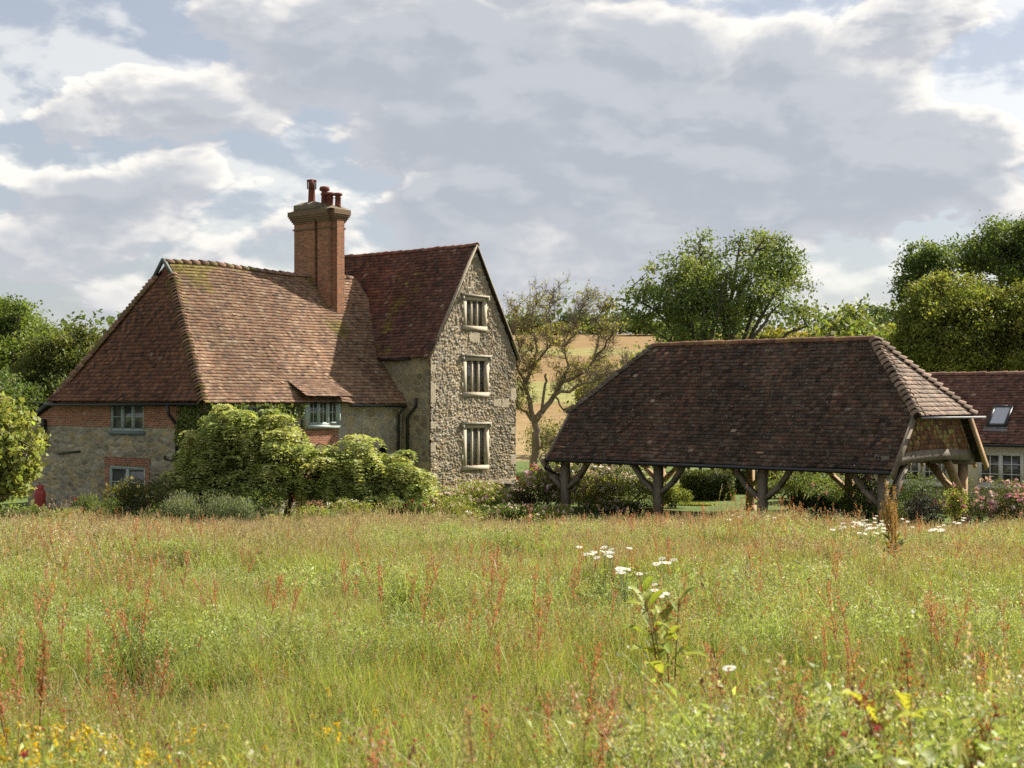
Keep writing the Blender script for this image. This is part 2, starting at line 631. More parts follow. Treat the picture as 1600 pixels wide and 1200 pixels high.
# ------------------------------------------------------------------ ground sheet
def build_ground():
    xs = np.unique(np.concatenate([np.linspace(-30, 30, 61), np.linspace(-160, 160, 81), np.linspace(-1400, 1400, 57)]))
    ys = np.unique(np.concatenate([np.linspace(-12, 60, 73), np.linspace(60, 330, 91), np.linspace(330, 2600, 40), [-200, -60]]))
    X, Y = np.meshgrid(xs, ys)
    Z = ground(X, Y)
    nx, ny = len(xs), len(ys)
    idx = np.arange(nx * ny).reshape(ny, nx)
    q = np.stack([idx[:-1, :-1], idx[:-1, 1:], idx[1:, 1:], idx[1:, :-1]], -1).reshape(-1, 4)
    c = np.zeros((ny, nx, 3))
    c[:] = (0.035, 0.042, 0.014)
    c[(Y > 43.5) & (Y < 92)] = (0.10, 0.135, 0.04)
    fld = Y > 92
    w = Y + 0.28 * X + 10 * (fbm(X / 60, Y / 60, 5) - 0.5)
    band = np.where((w > 150) & (w < 172), 1.0, 0) + np.where((w > 205) & (w < 216), 0.8, 0)
    brown = np.array((0.235, 0.155, 0.07))
    pale = np.array((0.24, 0.23, 0.08))
    tan = np.array((0.28, 0.205, 0.10))
    fc = brown[None, None] * (1 - band[..., None]) + pale[None, None] * band[..., None]
    lowb = np.clip((150 - w) / 40, 0, 1)[..., None]
    fc = fc * (1 - lowb) + tan[None, None] * lowb
    c[fld] = fc[fld]
    c[(Y > 300)] = (0.05, 0.075, 0.03)
    mb = MB()
    mb.add(np.stack([X, Y, Z], -1).reshape(-1, 3), q, c.reshape(-1, 3))
    o = mb.build('ground', M['ground'], smooth=True)
    o['kind'] = 'structure'


build_ground()


# ------------------------------------------------------------------ building helpers
def tile_slope(mb, O, A, B, L, lo, hi, tone, gauge=0.15, tw=0.175, sag=None, seed=1, base=True, rough=1.0):
    """courses of separate clay tiles: O eave corner, A along the eave, B up the slope (unit), L slope length"""
    r = np.random.default_rng(seed)
    O, A, B = np.array(O, float), np.array(A, float), np.array(B, float)
    N = np.cross(A, B)
    N /= np.linalg.norm(N)
    if N[2] < 0:
        N = -N
    sagf = sag or (lambda a, b: 0 * a)
    nr = int(L / gauge)
    for k in range(nr + 1):
        b0 = k * gauge
        b1 = min(b0 + gauge * 1.25, L + 0.02)
        lo0, hi0 = lo(b0), hi(b0)
        lo1, hi1 = lo(b0 + gauge), hi(b0 + gauge)
        l, h = min(lo0, lo1), max(hi0, hi1)
        if h - l < 0.05:
            continue
        n = int((h - l) / tw) + 3
        ed = l + (np.arange(n + 1) - (0.5 if k % 2 else 0.0) - 0.3) * tw + r.normal(0, 0.006, n + 1)
        a0, a1 = ed[:-1] + 0.0016, ed[1:] - 0.0016
        am0 = (a0 + a1) / 2
        bb0 = b0 + r.normal(0, 0.007 * rough, n) + 0.014 * (fbm(am0 * 0.8, np.full(n, b0 * 0.8), seed) - 0.5)
        # clip ends to the hip or verge
        a0l, a1l = np.clip(a0, lo0, hi0), np.clip(a1, lo0, hi0)
        a0u, a1u = np.clip(a0, lo1, hi1), np.clip(a1, lo1, hi1)
        keep = ((a1l - a0l) + (a1u - a0u)) > 0.03
        lift = 0.040 + r.normal(0, 0.0035 * rough, n)
        slip = r.random(n) < 0.02 * rough
        lift = lift + slip * 0.018
        tl = r.normal(0, 0.003 * rough, n)

        def P(a, b, h_):
            return O + a[:, None] * A + b[:, None] * B + (h_ + sagf(a, b))[:, None] * N
        b1v = np.full(n, b1)
        v0, v1 = P(a0l, bb0, lift + tl), P(a1l, bb0, lift - tl)
        v2, v3 = P(a1u, b1v, np.full(n, 0.006)), P(a0u, b1v, np.full(n, 0.006))
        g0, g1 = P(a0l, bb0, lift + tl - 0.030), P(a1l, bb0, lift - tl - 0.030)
        am = (a0 + a1) / 2
        c = tone(am, np.full(n, b0), r)
        V = np.stack([v0, v1, v2, v3, g0, g1], 1)[keep]
        c = c[keep]
        ck = np.stack([c * 1.06, c * 1.06, c * 0.92, c * 0.92, c * 0.16, c * 0.16], 1)   # tails darkened: shadow line of each course painted into the colour
        m = len(V)
        if not m:
            continue
        i = np.arange(m)[:, None] * 6
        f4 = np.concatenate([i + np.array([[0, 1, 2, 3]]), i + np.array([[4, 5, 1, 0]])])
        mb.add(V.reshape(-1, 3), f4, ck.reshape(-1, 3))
    if base:
        nb = 24
        bs = np.linspace(0, L, nb)
        for i in range(nb - 1):
            pts = []
            for b in (bs[i], bs[i + 1]):
                aa = np.linspace(lo(b), hi(b), 13)
                pts.append(O + aa[:, None] * A + np.full(13, b)[:, None] * B + (sagf(aa, np.full(13, b)) - 0.012)[:, None] * N)
            q = np.stack([pts[0][:-1], pts[0][1:], pts[1][1:], pts[1][:-1]], 1)
            mb.quads(q, (0.03, 0.022, 0.018))


def tile_tones(pal, wts, moss=None, fade=None, seed=3, amp=0.11):
    pal = np.array(pal)
    wts = np.array(wts) / sum(wts)

    def fn(a, b, r):
        n = len(a)
        i = r.choice(len(pal), n, p=wts)
        c = pal[i] * (1 + r.normal(0, amp, (n, 1))).clip(0.45, 1.8)
        big = fbm(a * 0.5, b * 0.5, seed)
        st = fbm(a * 0.9, b * 0.22, seed + 4)
        c = c * (0.62 + 0.76 * big[:, None]) * (0.72 + 0.56 * st[:, None])
        sp = r.random(n) < 0.006
        c[sp] = np.array((0.26, 0.20, 0.15)) * r.uniform(0.7, 1.3, (sp.sum(), 1))
        if moss is not None:
            mm = moss(a, b)
            mn = fbm(a * 2.2, b * 2.2, seed + 9)
            k = np.clip((mm - mn) * 4, 0, 1)[:, None] * r.uniform(0.5, 1, (n, 1))
            mc = np.array((0.20, 0.165, 0.038)) * r.uniform(0.6, 1.3, (n, 1))
            c = c * (1 - k) + mc * k
        return c
    return fn


def arch_tiles(mb, p, q, n, rad, up, col, jit=0.02, seed=0, seg=6, flare=1.15, dip=0.03, spread=1.0):
    """a run of overlapping half-round ridge or bonnet tiles from p to q"""
    r = np.random.default_rng(seed)
    p, q = Vector(p), Vector(q)
    d = (q - p)
    stepv = d / n
    dn = d.normalized()
    s = dn.cross(Vector(up)).normalized()
    u = s.cross(dn).normalized()
    for i in range(n):
        a = p + stepv * i
        b = p + stepv * (i + 1.12)
        a = a + u * (dip + r.normal(0, jit * 0.4))
        b = b + u * (r.normal(0, jit * 0.3))
        rr = rad * (1 + r.normal(0, 0.05))
        vs = []
        for e, k in ((a, flare), (b, 0.92)):
            for j in range(seg + 1):
                t = math.pi * j / seg
                vs.append(tuple(e + s * (math.cos(t) * rr * k * spread) + u * (math.sin(t) * rr * k - rad * 0.35)))
        for j in range(seg + 1):  # inner lip at the lower end, gives each tile thickness
            t = math.pi * j / seg
            vs.append(tuple(a + s * (math.cos(t) * rr * (flare - 0.2) * spread) + u * (math.sin(t) * rr * (flare - 0.2) - rad * 0.35)))
        m = seg + 1
        fs = [(j, j + 1, m + j + 1, m + j) for j in range(seg)] + [(2 * m + j, 2 * m + j + 1, j + 1, j) for j in range(seg)]
        c = np.array(col[int(r.integers(len(col)))]) * r.uniform(0.75, 1.25)
        mb.add(vs, fs, c)


def worley(a, z, sx, sz, seed, jit=0.85):
    """nearest two stones in a wall of jittered stones; returns F1, F2, id hash"""
    row = np.floor(z / sz)
    best = np.full(a.shape, 9.0)
    sec = np.full(a.shape, 9.0)
    bid = np.zeros(a.shape)
    for dr in (-1, 0, 1):
        rr = row + dr
        off = hash01(rr, np.full(a.shape, seed + 5))
        cc = np.floor(a / sx + off)
        for dc in (-1, 0, 1):
            c2 = cc + dc
            jx = (hash01(c2, rr, np.full(a.shape, seed)) - 0.5) * jit
            jz = (hash01(c2, rr, np.full(a.shape, seed + 1)) - 0.5) * jit
            px = (c2 - off + 0.5 + jx)
            pz = (rr + 0.5 + jz)
            d = np.maximum(np.abs(a / sx - px), np.abs(z / sz - pz)) * 0.6 + 0.4 * np.hypot(a / sx - px, z / sz - pz)
            idh = hash01(c2, rr, np.full(a.shape, seed + 2))
            near = d < best
            sec = np.where(near, best, np.minimum(sec, d))
            bid = np.where(near, idh, bid)
            best = np.where(near, d, best)
    return best, sec, bid


def stone_panel(mb, fmap, a_rng, bot, top, pal, mortar, sx=0.3, sz=0.18, relief=0.04, res=0.045, seed=1, holes=(), gap=0.10, rough=0.012, quoins=(), stain=None):
    """rubble walling with real relief: fmap(a, d, z) -> points; bot/top are functions of a"""
    na = int((a_rng[1] - a_rng[0]) / res) + 1
    a = np.linspace(a_rng[0], a_rng[1], na)
    tz = np.array([top(x) for x in a])
    bz = np.array([bot(x) for x in a])
    nz = int((tz - bz).max() / res) + 1
    t = np.linspace(0, 1, nz)
    Z = bz[:, None] + (tz - bz)[:, None] * t[None]
    A = np.repeat(a[:, None], nz, 1)
    wa = A + 0.05 * (fbm(A * 3, Z * 3, seed + 20) - 0.5)
    wz = Z + 0.05 * (fbm(A * 3, Z * 3, seed + 30) - 0.5)
    f1, f2, bid = worley(wa, wz, sx, sz, seed)
    e = np.clip((f2 - f1) / gap, 0, 1)
    e = e * e * (3 - 2 * e)
    fine = fbm(A * 13, Z * 13, seed + 40, 3) - 0.5
    D = relief * e * (0.35 + 0.9 * hash01(bid * 9999, np.full(A.shape, 3))) + rough * fine * 2
    pal = np.array(pal)
    C = pal[(bid * 0.9999 * len(pal)).astype(int)]
    C = C * (0.78 + 0.44 * hash01(bid * 9999, np.full(A.shape, 7)))[..., None]
    C = C * (0.75 + 0.5 * fbm(A * 6, Z * 6, seed + 50))[..., None]
    C = C * e[..., None] + np.array(mortar) * (1 - e)[..., None]
    big = fbm(A * 0.6, Z * 0.6, seed + 60)
    C = C * (0.8 + 0.4 * big)[..., None]
    if stain is not None:
        C = stain(A, Z, C)
    for (q0, q1, qz0, qz1) in quoins:
        mk = (A >= q0) & (A <= q1) & (Z >= qz0) & (Z <= qz1)
        C[mk] = np.array((0.40, 0.34, 0.24)) * (0.85 + 0.3 * fbm(A * 5, Z * 5, 77))[mk][:, None]
        D[mk] = relief * 0.9 + 0.004 * fine[mk]
    P = fmap(A.ravel(), D.ravel(), Z.ravel())
    idx = np.arange(na * nz).reshape(na, nz)
    q = np.stack([idx[:-1, :-1], idx[1:, :-1], idx[1:, 1:], idx[:-1, 1:]], -1).reshape(-1, 4)
    ca = A.ravel()[q].mean(1)
    cz = Z.ravel()[q].mean(1)
    keep = np.ones(len(q), bool)
    for (h0, h1, z0, z1) in holes:
        keep &= ~((ca > h0) & (ca < h1) & (cz > z0) & (cz < z1))
    mb.add(P, q[keep], C.reshape(-1, 3))


def uv_panel(mb, fmap, pts, d=0.0):
    """flat polygon with metre UVs"""
    p = np.array(pts, float)
    P = fmap(p[:, 0], np.full(len(p), d), p[:, 1])
    mb.add(P, [tuple(range(len(p)))], (1, 1, 1), uv=p)


def uv_box(mb, a, b):
    """box with metre UVs on every side"""
    x0, y0, z0 = a
    x1, y1, z1 = b
    for pts, uv in (
        ([(x0, y0, z0), (x1, y0, z0), (x1, y0, z1), (x0, y0, z1)], [(x0, z0), (x1, z0), (x1, z1), (x0, z1)]),
        ([(x1, y1, z0), (x0, y1, z0), (x0, y1, z1), (x1, y1, z1)], [(x1, z0), (x0, z0), (x0, z1), (x1, z1)]),
        ([(x0, y1, z0), (x0, y0, z0), (x0, y0, z1), (x0, y1, z1)], [(y1, z0), (y0, z0), (y0, z1), (y1, z1)]),
        ([(x1, y0, z0), (x1, y1, z0), (x1, y1, z1), (x1, y0, z1)], [(y0, z0), (y1, z0), (y1, z1), (y0, z1)]),
        ([(x0, y0, z1), (x1, y0, z1), (x1, y1, z1), (x0, y1, z1)], [(x0, y0), (x1, y0), (x1, y1), (x0, y1)]),
        ([(x0, y1, z0), (x1, y1, z0), (x1, y0, z0), (x0, y0, z0)], [(x0, y1), (x1, y1), (x1, y0), (x0, y0)])):
        mb.add(pts, [(0, 1, 2, 3)], (1, 1, 1), uv=uv)


def wbox(mb, pl, a0, a1, d0, d1, z0, z1, col=(1, 1, 1)):
    """box on a wall: pl = ('x', c) faces -x and runs along y, ('y', c) faces -y and runs along x; d is outward"""
    k, c = pl
    if k == 'x':
        mb.box((c - d1, a0, z0), (c - d0, a1, z1), col)
    else:
        mb.box((a0, c - d1, z0), (a1, c - d0, z1), col)


def casement(parent, pl, a0, a1, z0, z1, lights, rows, cols, mat, sill=None, deep=0.03, fw=0.055):
    """painted timber casement: outer frame (window) > pane, sill"""
    m = MB()
    wbox(m, pl, a0, a0 + fw, -0.08, deep, z0, z1)
    wbox(m, pl, a1 - fw, a1, -0.08, deep, z0, z1)
    wbox(m, pl, a0 + fw, a1 - fw, -0.08, deep - 0.002, z1 - fw, z1)
    wbox(m, pl, a0 + fw, a1 - fw, -0.08, deep - 0.002, z0, z0 + fw)
    w = (a1 - a0 - 2 * fw) / lights
    pn = MB()
    for i in range(lights):
        l, r = a0 + fw + i * w, a0 + fw + (i + 1) * w
        if i:
            wbox(m, pl, l - 0.03, l + 0.03, -0.08, deep - 0.004, z0 + fw, z1 - fw)
        s = 0.03
        l2, r2 = l + (s if i else 0), r - (s if i < lights - 1 else 0)
        b = 0.04
        wbox(m, pl, l2, l2 + b, -0.07, deep - 0.016, z0 + fw, z1 - fw)
        wbox(m, pl, r2 - b, r2, -0.07, deep - 0.016, z0 + fw, z1 - fw)
        wbox(m, pl, l2 + b, r2 - b, -0.07, deep - 0.018, z0 + fw, z0 + fw + b)
        wbox(m, pl, l2 + b, r2 - b, -0.07, deep - 0.018, z1 - fw - b, z1 - fw)
        for k in range(1, rows):
            zz = z0 + fw + (z1 - z0 - 2 * fw) * k / rows
            wbox(m, pl, l2 + b, r2 - b, -0.06, deep - 0.026, zz - 0.014, zz + 0.014)
        for k in range(1, cols):
            aa = l2 + b + (r2 - l2 - 2 * b) * k / cols
            wbox(m, pl, aa - 0.012, aa + 0.012, -0.06, deep - 0.028, z0 + fw + b, z1 - fw - b)
    o = m.build('window', mat, parent)
    wbox(pn, pl, a0 + fw, a1 - fw, -0.055, -0.035, z0 + fw, z1 - fw)
    pn.build('pane', M['glass'], o)
    if sill:
        s = MB()
        wbox(s, pl, a0 - 0.06, a1 + 0.06, -0.05, 0.09, z0 - 0.13, z0 - 0.004)
        s.build('sill', sill, o)
    return o


def downpipe(name, pts, parent, r=0.045):
    m = MB()
    m.tube(pts, r, 8)
    p0, p1 = pts[0], pts[-1]
    for k in (0.25, 0.6, 0.9):
        pass
    return m.build(name, M['black'], parent, smooth=True)


# ------------------------------------------------------------------ the farmhouse
def build_farmhouse():
    H = empty('farmhouse', (-10.3, 47.0, 0.0), math.radians(52))
    tag(H, 'old stone farmhouse with a mossy tiled hipped range, tall gabled wing and brick chimney stack', 'farmhouse')
    hx = ('x', 0.3)
    fy = ('y', 0.3)
    gy = ('y', -1.166)
    fm_hip = lambda a, d, z: np.stack([0.3 - d, a, z], 1)
    fm_front = lambda a, d, z: np.stack([a, 0.3 - d, z], 1)
    fm_gable = lambda a, d, z: np.stack([a, -1.166 - d, z], 1)
    fm_left = lambda a, d, z: np.stack([10.11 - d, a, z], 1)
    buff = [(0.33, 0.285, 0.20), (0.29, 0.26, 0.20), (0.36, 0.30, 0.19), (0.25, 0.235, 0.19), (0.31, 0.25, 0.15), (0.34, 0.31, 0.25)]
    grey = [(0.34, 0.295, 0.20), (0.30, 0.27, 0.195), (0.37, 0.31, 0.20), (0.27, 0.24, 0.18), (0.36, 0.275, 0.15), (0.33, 0.30, 0.235), (0.25, 0.215, 0.155)]
    gab = [(0.37, 0.31, 0.215), (0.33, 0.285, 0.21), (0.40, 0.33, 0.215), (0.27, 0.24, 0.19), (0.36, 0.275, 0.165), (0.42, 0.37, 0.28), (0.31, 0.24, 0.155), (0.24, 0.215, 0.17)]
    # hipped end wall ---------------------------------------------
    m = MB()
    win_up = (3.52, 5.43, 2.93, 3.93)
    win_lo = (3.45, 5.50, 0.55, 1.66)

    def hip_top(a):
        return 4.22 if a < 8.5 else min(4.22, 3.97 - (a - 9.0) * 0.52)
    stone_panel(m, fm_hip, (0.3, 10.6), lambda a: -0.3, hip_top, grey, (0.36, 0.315, 0.215), 0.36, 0.17, 0.035, 0.035, 4, [win_up, win_lo], 0.22, 0.02)
    m.build('stone_wall', M['stone'], H)
    b = MB()
    for pts in ([(0.35, 3.09), (3.52, 3.09), (3.52, 4.2), (0.35, 4.2)], [(5.43, 3.09), (10.4, 3.09), (9.15, 3.86), (8.6, 4.15), (5.43, 4.2)]):
        uv_panel(b, fm_hip, pts, 0.045)
        uv_panel(b, lambda a, d, z: fm_hip(a, d, z), [(pts[0][0], pts[0][1] - 0.0), (pts[1][0], pts[1][1]), (pts[1][0], pts[1][1] - 0.01), (pts[0][0], pts[0][1] - 0.01)], 0.045)
    b.build('brick_band', M['brick'], H)
    b = MB()
    for a0, a1, z0, z1 in ((3.22, 3.45, 0.2, 1.66), (5.50, 5.74, 0.2, 1.66)):
        uv_box(b, (0.25, a0, z0), (0.35, a1, z1))
        b.build('brick_jamb', M['brick'], H)
        b = MB()
    # soldier course of the flat arch
    n = 30
    P, U = [], []
    for i in range(n):
        a0, a1 = 3.20 + i * 2.6 / n, 3.20 + (i + 0.86) * 2.6 / n
        k = (a0 - 4.5) * 0.06
        uv_box(b, (0.247, a0, 1.70), (0.35, a1, 1.99 + 0.02 * math.sin(i * 2.1)))
    b.build('brick_arch', M['brick'], H)
    casement(H, hx, *win_up, 3, 2, 1, M['sage'], M['slate_sill'])
    casement(H, hx, *win_lo, 2, 2, 1, M['sage'], M['slate_sill'])
    # front wall ---------------------------------------------------
    m = MB()
    w1 = (1.75, 2.95, 3.0, 3.84)
    w2 = (4.98, 6.50, 3.12, 4.05)
    stone_panel(m, fm_front, (0.3, 10.11), lambda a: -0.3, lambda a: 4.2, buff, (0.37, 0.325, 0.22), 0.44, 0.3, 0.02, 0.05, 8, [w1, (4.7, 6.56, 2.0, 3.95), (8.72, 9.26, 1.3, 2.32)], 0.22)
    m.build('stone_wall', M['stone'], H)
    b = MB()
    uv_box(b, (4.72, 0.22, -0.2), (6.54, 0.42, 3.0))
    b.build('brick_panel', M['brick'], H)
    # dressed quoin strip right of the brick, niche surround
    m = MB()
    m.box((6.54, 0.235, -0.2), (6.72, 0.42, 3.86))
    m.build('dressed_quoin', M['dressed_grey'], H)
    casement(H, fy, *w1, 2, 3, 2, M['sage'])
    casement(H, ('y', 0.2), *w2, 3, 2, 2, M['sage'], M['sage'])
    m = MB()   # bay cheeks beside the raised window
    m.box((4.80, 0.16, 3.0), (4.975, 0.45, 4.1))
    m.build('window_cheek', M['sage'], H)
    m = MB()
    m.box((6.505, 0.16, 3.0), (6.60, 0.45, 4.1))
    m.build('window_cheek', M['sage'], H)
    m = MB()   # arched niche
    for k in range(9):
        t0, t1 = math.pi * k / 9, math.pi * (k + 1) / 9
        for r0, r1 in ((0.27, 0.40),):
            v = []
            for d in (0.24, 0.40):
                for rr, t in ((r0, t0), (r1, t0), (r1, t1), (r0, t1)):
                    v.append((8.99 + rr * math.cos(t), d, 2.0 + rr * math.sin(t)))
            m.add(v, [(0, 1, 2, 3), (4, 7, 6, 5), (0, 3, 7, 4), (1, 5, 6, 2)])
    m.box((8.59, 0.24, 1.2), (8.72, 0.40, 2.0))
    m.box((9.26, 0.24, 1.2), (9.39, 0.40, 2.0))
    nb = m.build('niche', M['dressed_grey'], H)
    p = MB()
    p.box((8.7, 0.52, 1.2), (9.28, 0.56, 2.4), (0.05, 0.05, 0.05))
    p.build('pane', M['glass'], nb)
    # gabled wing ---------------------------------------------------
    W1 = (12.03, 13.51, 6.98, 8.0)
    W2 = (12.03, 13.64, 4.33, 5.60)
    W3 = (12.03, 13.64, 1.40, 2.90)
    apx, half, ze, za = 12.79, 2.68, 5.72, 10.12

    def gtop(a):
        return za - abs(a - apx) * (za - ze) / half
    hol = [(w[0] + 0.05, w[1] - 0.05, w[2] + 0.02, w[3] - 0.02) for w in (W1, W2, W3)]
    qs = [(10.11, 10.42, z, z + h) for z, h in ((0.9, .3), (2.0, .35), (2.9, .28), (3.9, .75), (5.1, .3))] + \
         [(15.12, 15.47, z, z + h) for z, h in ((0.5, .3), (1.35, .4), (2.6, .25), (4.0, .5))] + \
         [(14.0, 14.5, 3.75, 4.05), (14.55, 15.0, 3.7, 4.08), (12.45, 13.1, 6.35, 6.72), (12.5, 12.72, 8.45, 8.75)]

    def warm(A, Z, C):
        k = np.clip((fbm(A * 1.3, Z * 1.3, 91) - 0.55) * 5, 0, 1)[..., None]
        return C * (1 - 0.35 * k) + np.array((0.38, 0.27, 0.14)) * 0.35 * k
    m = MB()
    stone_panel(m, fm_gable, (10.11, 15.47), lambda a: 0.75, gtop, gab, (0.31, 0.26, 0.18), 0.17, 0.10, 0.040, 0.026, 15, hol, 0.30, 0.030, qs, warm)
    # projecting plinth
    stone_panel(m, lambda a, d, z: fm_gable(a, d + 0.10, z), (10.05, 15.53), lambda a: -0.3, lambda a: 0.72, gab, (0.30, 0.25, 0.175), 0.26, 0.15, 0.06, 0.045, 17, (), 0.2, 0.02)
    m.build('gable_wall', M['stone'], H)
    m = MB()
    m.box((10.04, -1.30, 0.70), (15.54, -1.14, 0.76))
    m.build('plinth_course', M['cap'], H)
    m = MB()
    stone_panel(m, fm_left, (-1.166, 8.0), lambda a: -0.3, lambda a: 5.72, [(0.27, 0.225, 0.145), (0.22, 0.195, 0.14), (0.30, 0.245, 0.145), (0.20, 0.165, 0.11)], (0.34, 0.29, 0.18), 0.40, 0.27, 0.03, 0.05, 21, (), 0.2)
    # far side and rear, plain
    for pts in ([(15.47, -1.166, -.3), (15.47, 8, -.3), (15.47, 8, 5.72), (15.47, -1.166, 5.72)],):
        m.add(pts, [(0, 1, 2, 3)], (0.3, 0.26, 0.19))
    m.add([(15.47, 8, -.3), (10.11, 8, -.3), (10.11, 8, 5.72), (12.79, 8, 10.12), (15.47, 8, 5.72)], [(0, 1, 2, 3, 4)], (0.3, 0.26, 0.19))
    m.add([(0.3, 10.6, -.3), (0.3, 10.6, 3.1), (10.11, 10.6, 3.1), (10.11, 10.6, -.3)], [(0, 1, 2, 3)], (0.3, 0.26, 0.19))
    m.build('side_wall', M['stone'], H)
    # stone mullioned windows ----------------------------------------
    for (a0, a1, z0, z1), brown in ((W1, 1), (W2, 0), (W3, 0)):
        m = MB()
        mt = M['dressed']
        nb_ = 5 if z1 - z0 > 1.1 else 4
        r = random.Random(int(z0 * 100))
        for sd_, (j0, j1) in ((-1, (a0, a0 + 0.20)), (1, (a1 - 0.20, a1))):
            wbox(m, gy, j0, j1, -0.12, 0.062, z0 - 0.002, z1 - 0.006)
            for q0, q1 in ((0.12, 0.30), (0.62, 0.80)):
                e0, e1 = (j0 - 0.06, j0 + 0.01) if sd_ < 0 else (j1 - 0.01, j1 + 0.06)
                wbox(m, gy, e0, e1, -0.05, 0.060, z0 + (z1 - z0) * q0, z0 + (z1 - z0) * q1)
        wbox(m, gy, a0, a1, -0.12, 0.066, z1 - 0.004, z1 + 0.15)
        i0, i1 = a0 + 0.20, a1 - 0.20
        w = (i1 - i0) / 3
        for k in (1, 2):
            wbox(m, gy, i0 + k * w - 0.035, i0 + k * w + 0.035, -0.08, 0.03, z0 + 0.0, z1)
        wo = m.build('window', mt, H)
        s = MB()
        wbox(s, gy, a0 - 0.01, a1 + 0.01, -0.12, 0.078, z0 - 0.17, z0 - 0.003)
        s.build('sill', mt, wo)
        s = MB()
        wbox(s, gy, a0 - 0.10, a1 + 0.10, 0.02, 0.15, z1 + 0.154, z1 + 0.225)
        wbox(s, gy, a0 - 0.10, a0 + 0.0, 0.02, 0.14, z1 + 0.02, z1 + 0.152)
        wbox(s, gy, a1 - 0.0, a1 + 0.10, 0.02, 0.14, z1 + 0.02, z1 + 0.152)
        s.build('hood_mould', M['dressed_grey'], wo)
        s = MB()
        wbox(s, gy, i0, i1, -0.075, -0.055, z0, z1)
        s.build('pane', M['glass'], wo)
        s = MB()   # leaded bars
        for k in range(3):
            for j in (1, 2, 3):
                zz = z0 + (z1 - z0) * j / 4
                wbox(s, gy, i0 + k * w + (0.035 if k else 0), i0 + (k + 1) * w - (0.035 if k < 2 else 0), -0.054, -0.042, zz - 0.008, zz + 0.008)
            cc = i0 + (k + .5) * w
            wbox(s, gy, cc - 0.008, cc + 0.008, -0.054, -0.043, z0, z1)
        s.build('glazing_bar', M['lead'], wo)
    # roofs --------------------------------------------------------
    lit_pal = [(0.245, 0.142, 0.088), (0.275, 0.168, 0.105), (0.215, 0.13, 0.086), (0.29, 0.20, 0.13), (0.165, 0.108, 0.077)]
    ze0, zr, ry, rx = 3.92, 9.07, 4.33, 2.0
    Lf = math.hypot(ry, zr - ze0)
    Bf = (0, ry / Lf, (zr - ze0) / Lf)

    def sag(a, b):
        u = np.clip(b / Lf, 0, 1)
        return u * 0.06 * np.sin(2 * np.pi * (a - 2) / 8.0) - 0.10 * np.sin(np.pi * u) * np.sin(np.pi * np.clip(a / 10, 0, 1)) + 0.05 * (fbm(a * 0.7, b * 0.7, 31) - 0.5) + 0.03 * np.clip(1 - b / 0.9, 0, 1) ** 2 - 0.09 * np.clip((a - 6.6) / 0.6, 0, 1) * np.clip(1 - b / 1.4, 0, 1)

    def moss_f(a, b):
        d_r = Lf - b
        hipd = a - rx * b / Lf
        m1 = 1.15 * np.exp(-d_r / 1.6) * np.exp(-np.maximum(a - 3.2, 0) / 1.2)
        m1 = m1 + 0.55 * np.exp(-d_r / 0.35)
        m2 = 0.85 * np.exp(-hipd / 0.55)
        val = 10.0 - 0.0 - a
        m3 = 0.62 * np.exp(-np.abs(a - (8.9 + 0.0)) / 0.8) * (b > 2.2)
        ch = 0.95 * np.exp(-(((a - 8.9) / 0.75) ** 2 + ((b - 4.0) / 0.8) ** 2))
        return np.maximum.reduce([m1, m2, m3, ch, np.full(a.shape, 0.22)])
    m = MB()
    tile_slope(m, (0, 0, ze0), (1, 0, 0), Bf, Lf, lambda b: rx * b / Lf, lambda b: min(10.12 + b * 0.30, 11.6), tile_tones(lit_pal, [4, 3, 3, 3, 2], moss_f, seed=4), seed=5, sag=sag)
    # raised section over the bay window
    y1, z1 = 0.62, 4.66
    y0, z0 = -0.28, 4.16
    L2 = math.hypot(y1 - y0, z1 - z0) + 0.55
    Bb = Vector((0, y1 - y0, z1 - z0)).normalized()
    tile_slope(m, (4.45, y0, z0), (1, 0, 0), tuple(Bb), L2, lambda b: 0.0 + max(0, (b - 0.5)) * 0.0, lambda b: 2.35, tile_tones(lit_pal, [4, 3, 3, 3, 2], seed=14), seed=15)
    rf = m.build('roof', M['tile'], H)
    m = MB()   # hipped end, shaded face
    Lh = math.hypot(rx, zr - 0.62 - ze0)
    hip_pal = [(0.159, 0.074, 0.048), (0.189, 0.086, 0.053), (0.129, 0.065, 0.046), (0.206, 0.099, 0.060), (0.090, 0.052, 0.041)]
    zt = zr - ze0
    Lh = math.hypot(rx, zt)
    Bh = (rx / Lh, 0, zt / Lh)

    def moss_h(a, b):
        return 0.50 * np.exp(-(a - 4.33 * b / Lh) / 0.45) * (b > Lh * 0.35) + 0.22

    def hip_sag(a, b):
        return 0.05 * (fbm(a * 0.6, b * 0.6, 41) - 0.5) + 0.22 * np.clip(1 - b / 1.3, 0, 1) ** 2 - 0.10 * np.sin(np.pi * np.clip(b / Lh, 0, 1))
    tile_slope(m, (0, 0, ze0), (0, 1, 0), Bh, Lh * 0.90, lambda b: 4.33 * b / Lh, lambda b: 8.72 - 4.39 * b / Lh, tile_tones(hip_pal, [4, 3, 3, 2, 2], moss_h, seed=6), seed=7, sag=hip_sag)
    # rear slope with its catslide
    Lr = math.hypot(4.34, zt)
    tile_slope(m, (0, 8.67, ze0), (1, 0, 0), (0, -4.34 / Lr, zt / Lr), Lr, lambda b: rx * b / Lr, lambda b: 11.0, tile_tones(hip_pal, [4, 3, 3, 2, 2], seed=8), seed=9, gauge=0.27, tw=0.34)
    Lc = math.hypot(2.15, 0.95)
    tile_slope(m, (0.1, 10.82, 3.0), (1, 0, 0), (0, -2.15 / Lc, 0.95 / Lc), Lc, lambda b: 0, lambda b: 10.0, tile_tones(hip_pal, [4, 3, 3, 2, 2], seed=10), seed=11, gauge=0.27, tw=0.34)
    m.build('roof', M['tile'], H)
    m = MB()   # gablet at the top of the hip
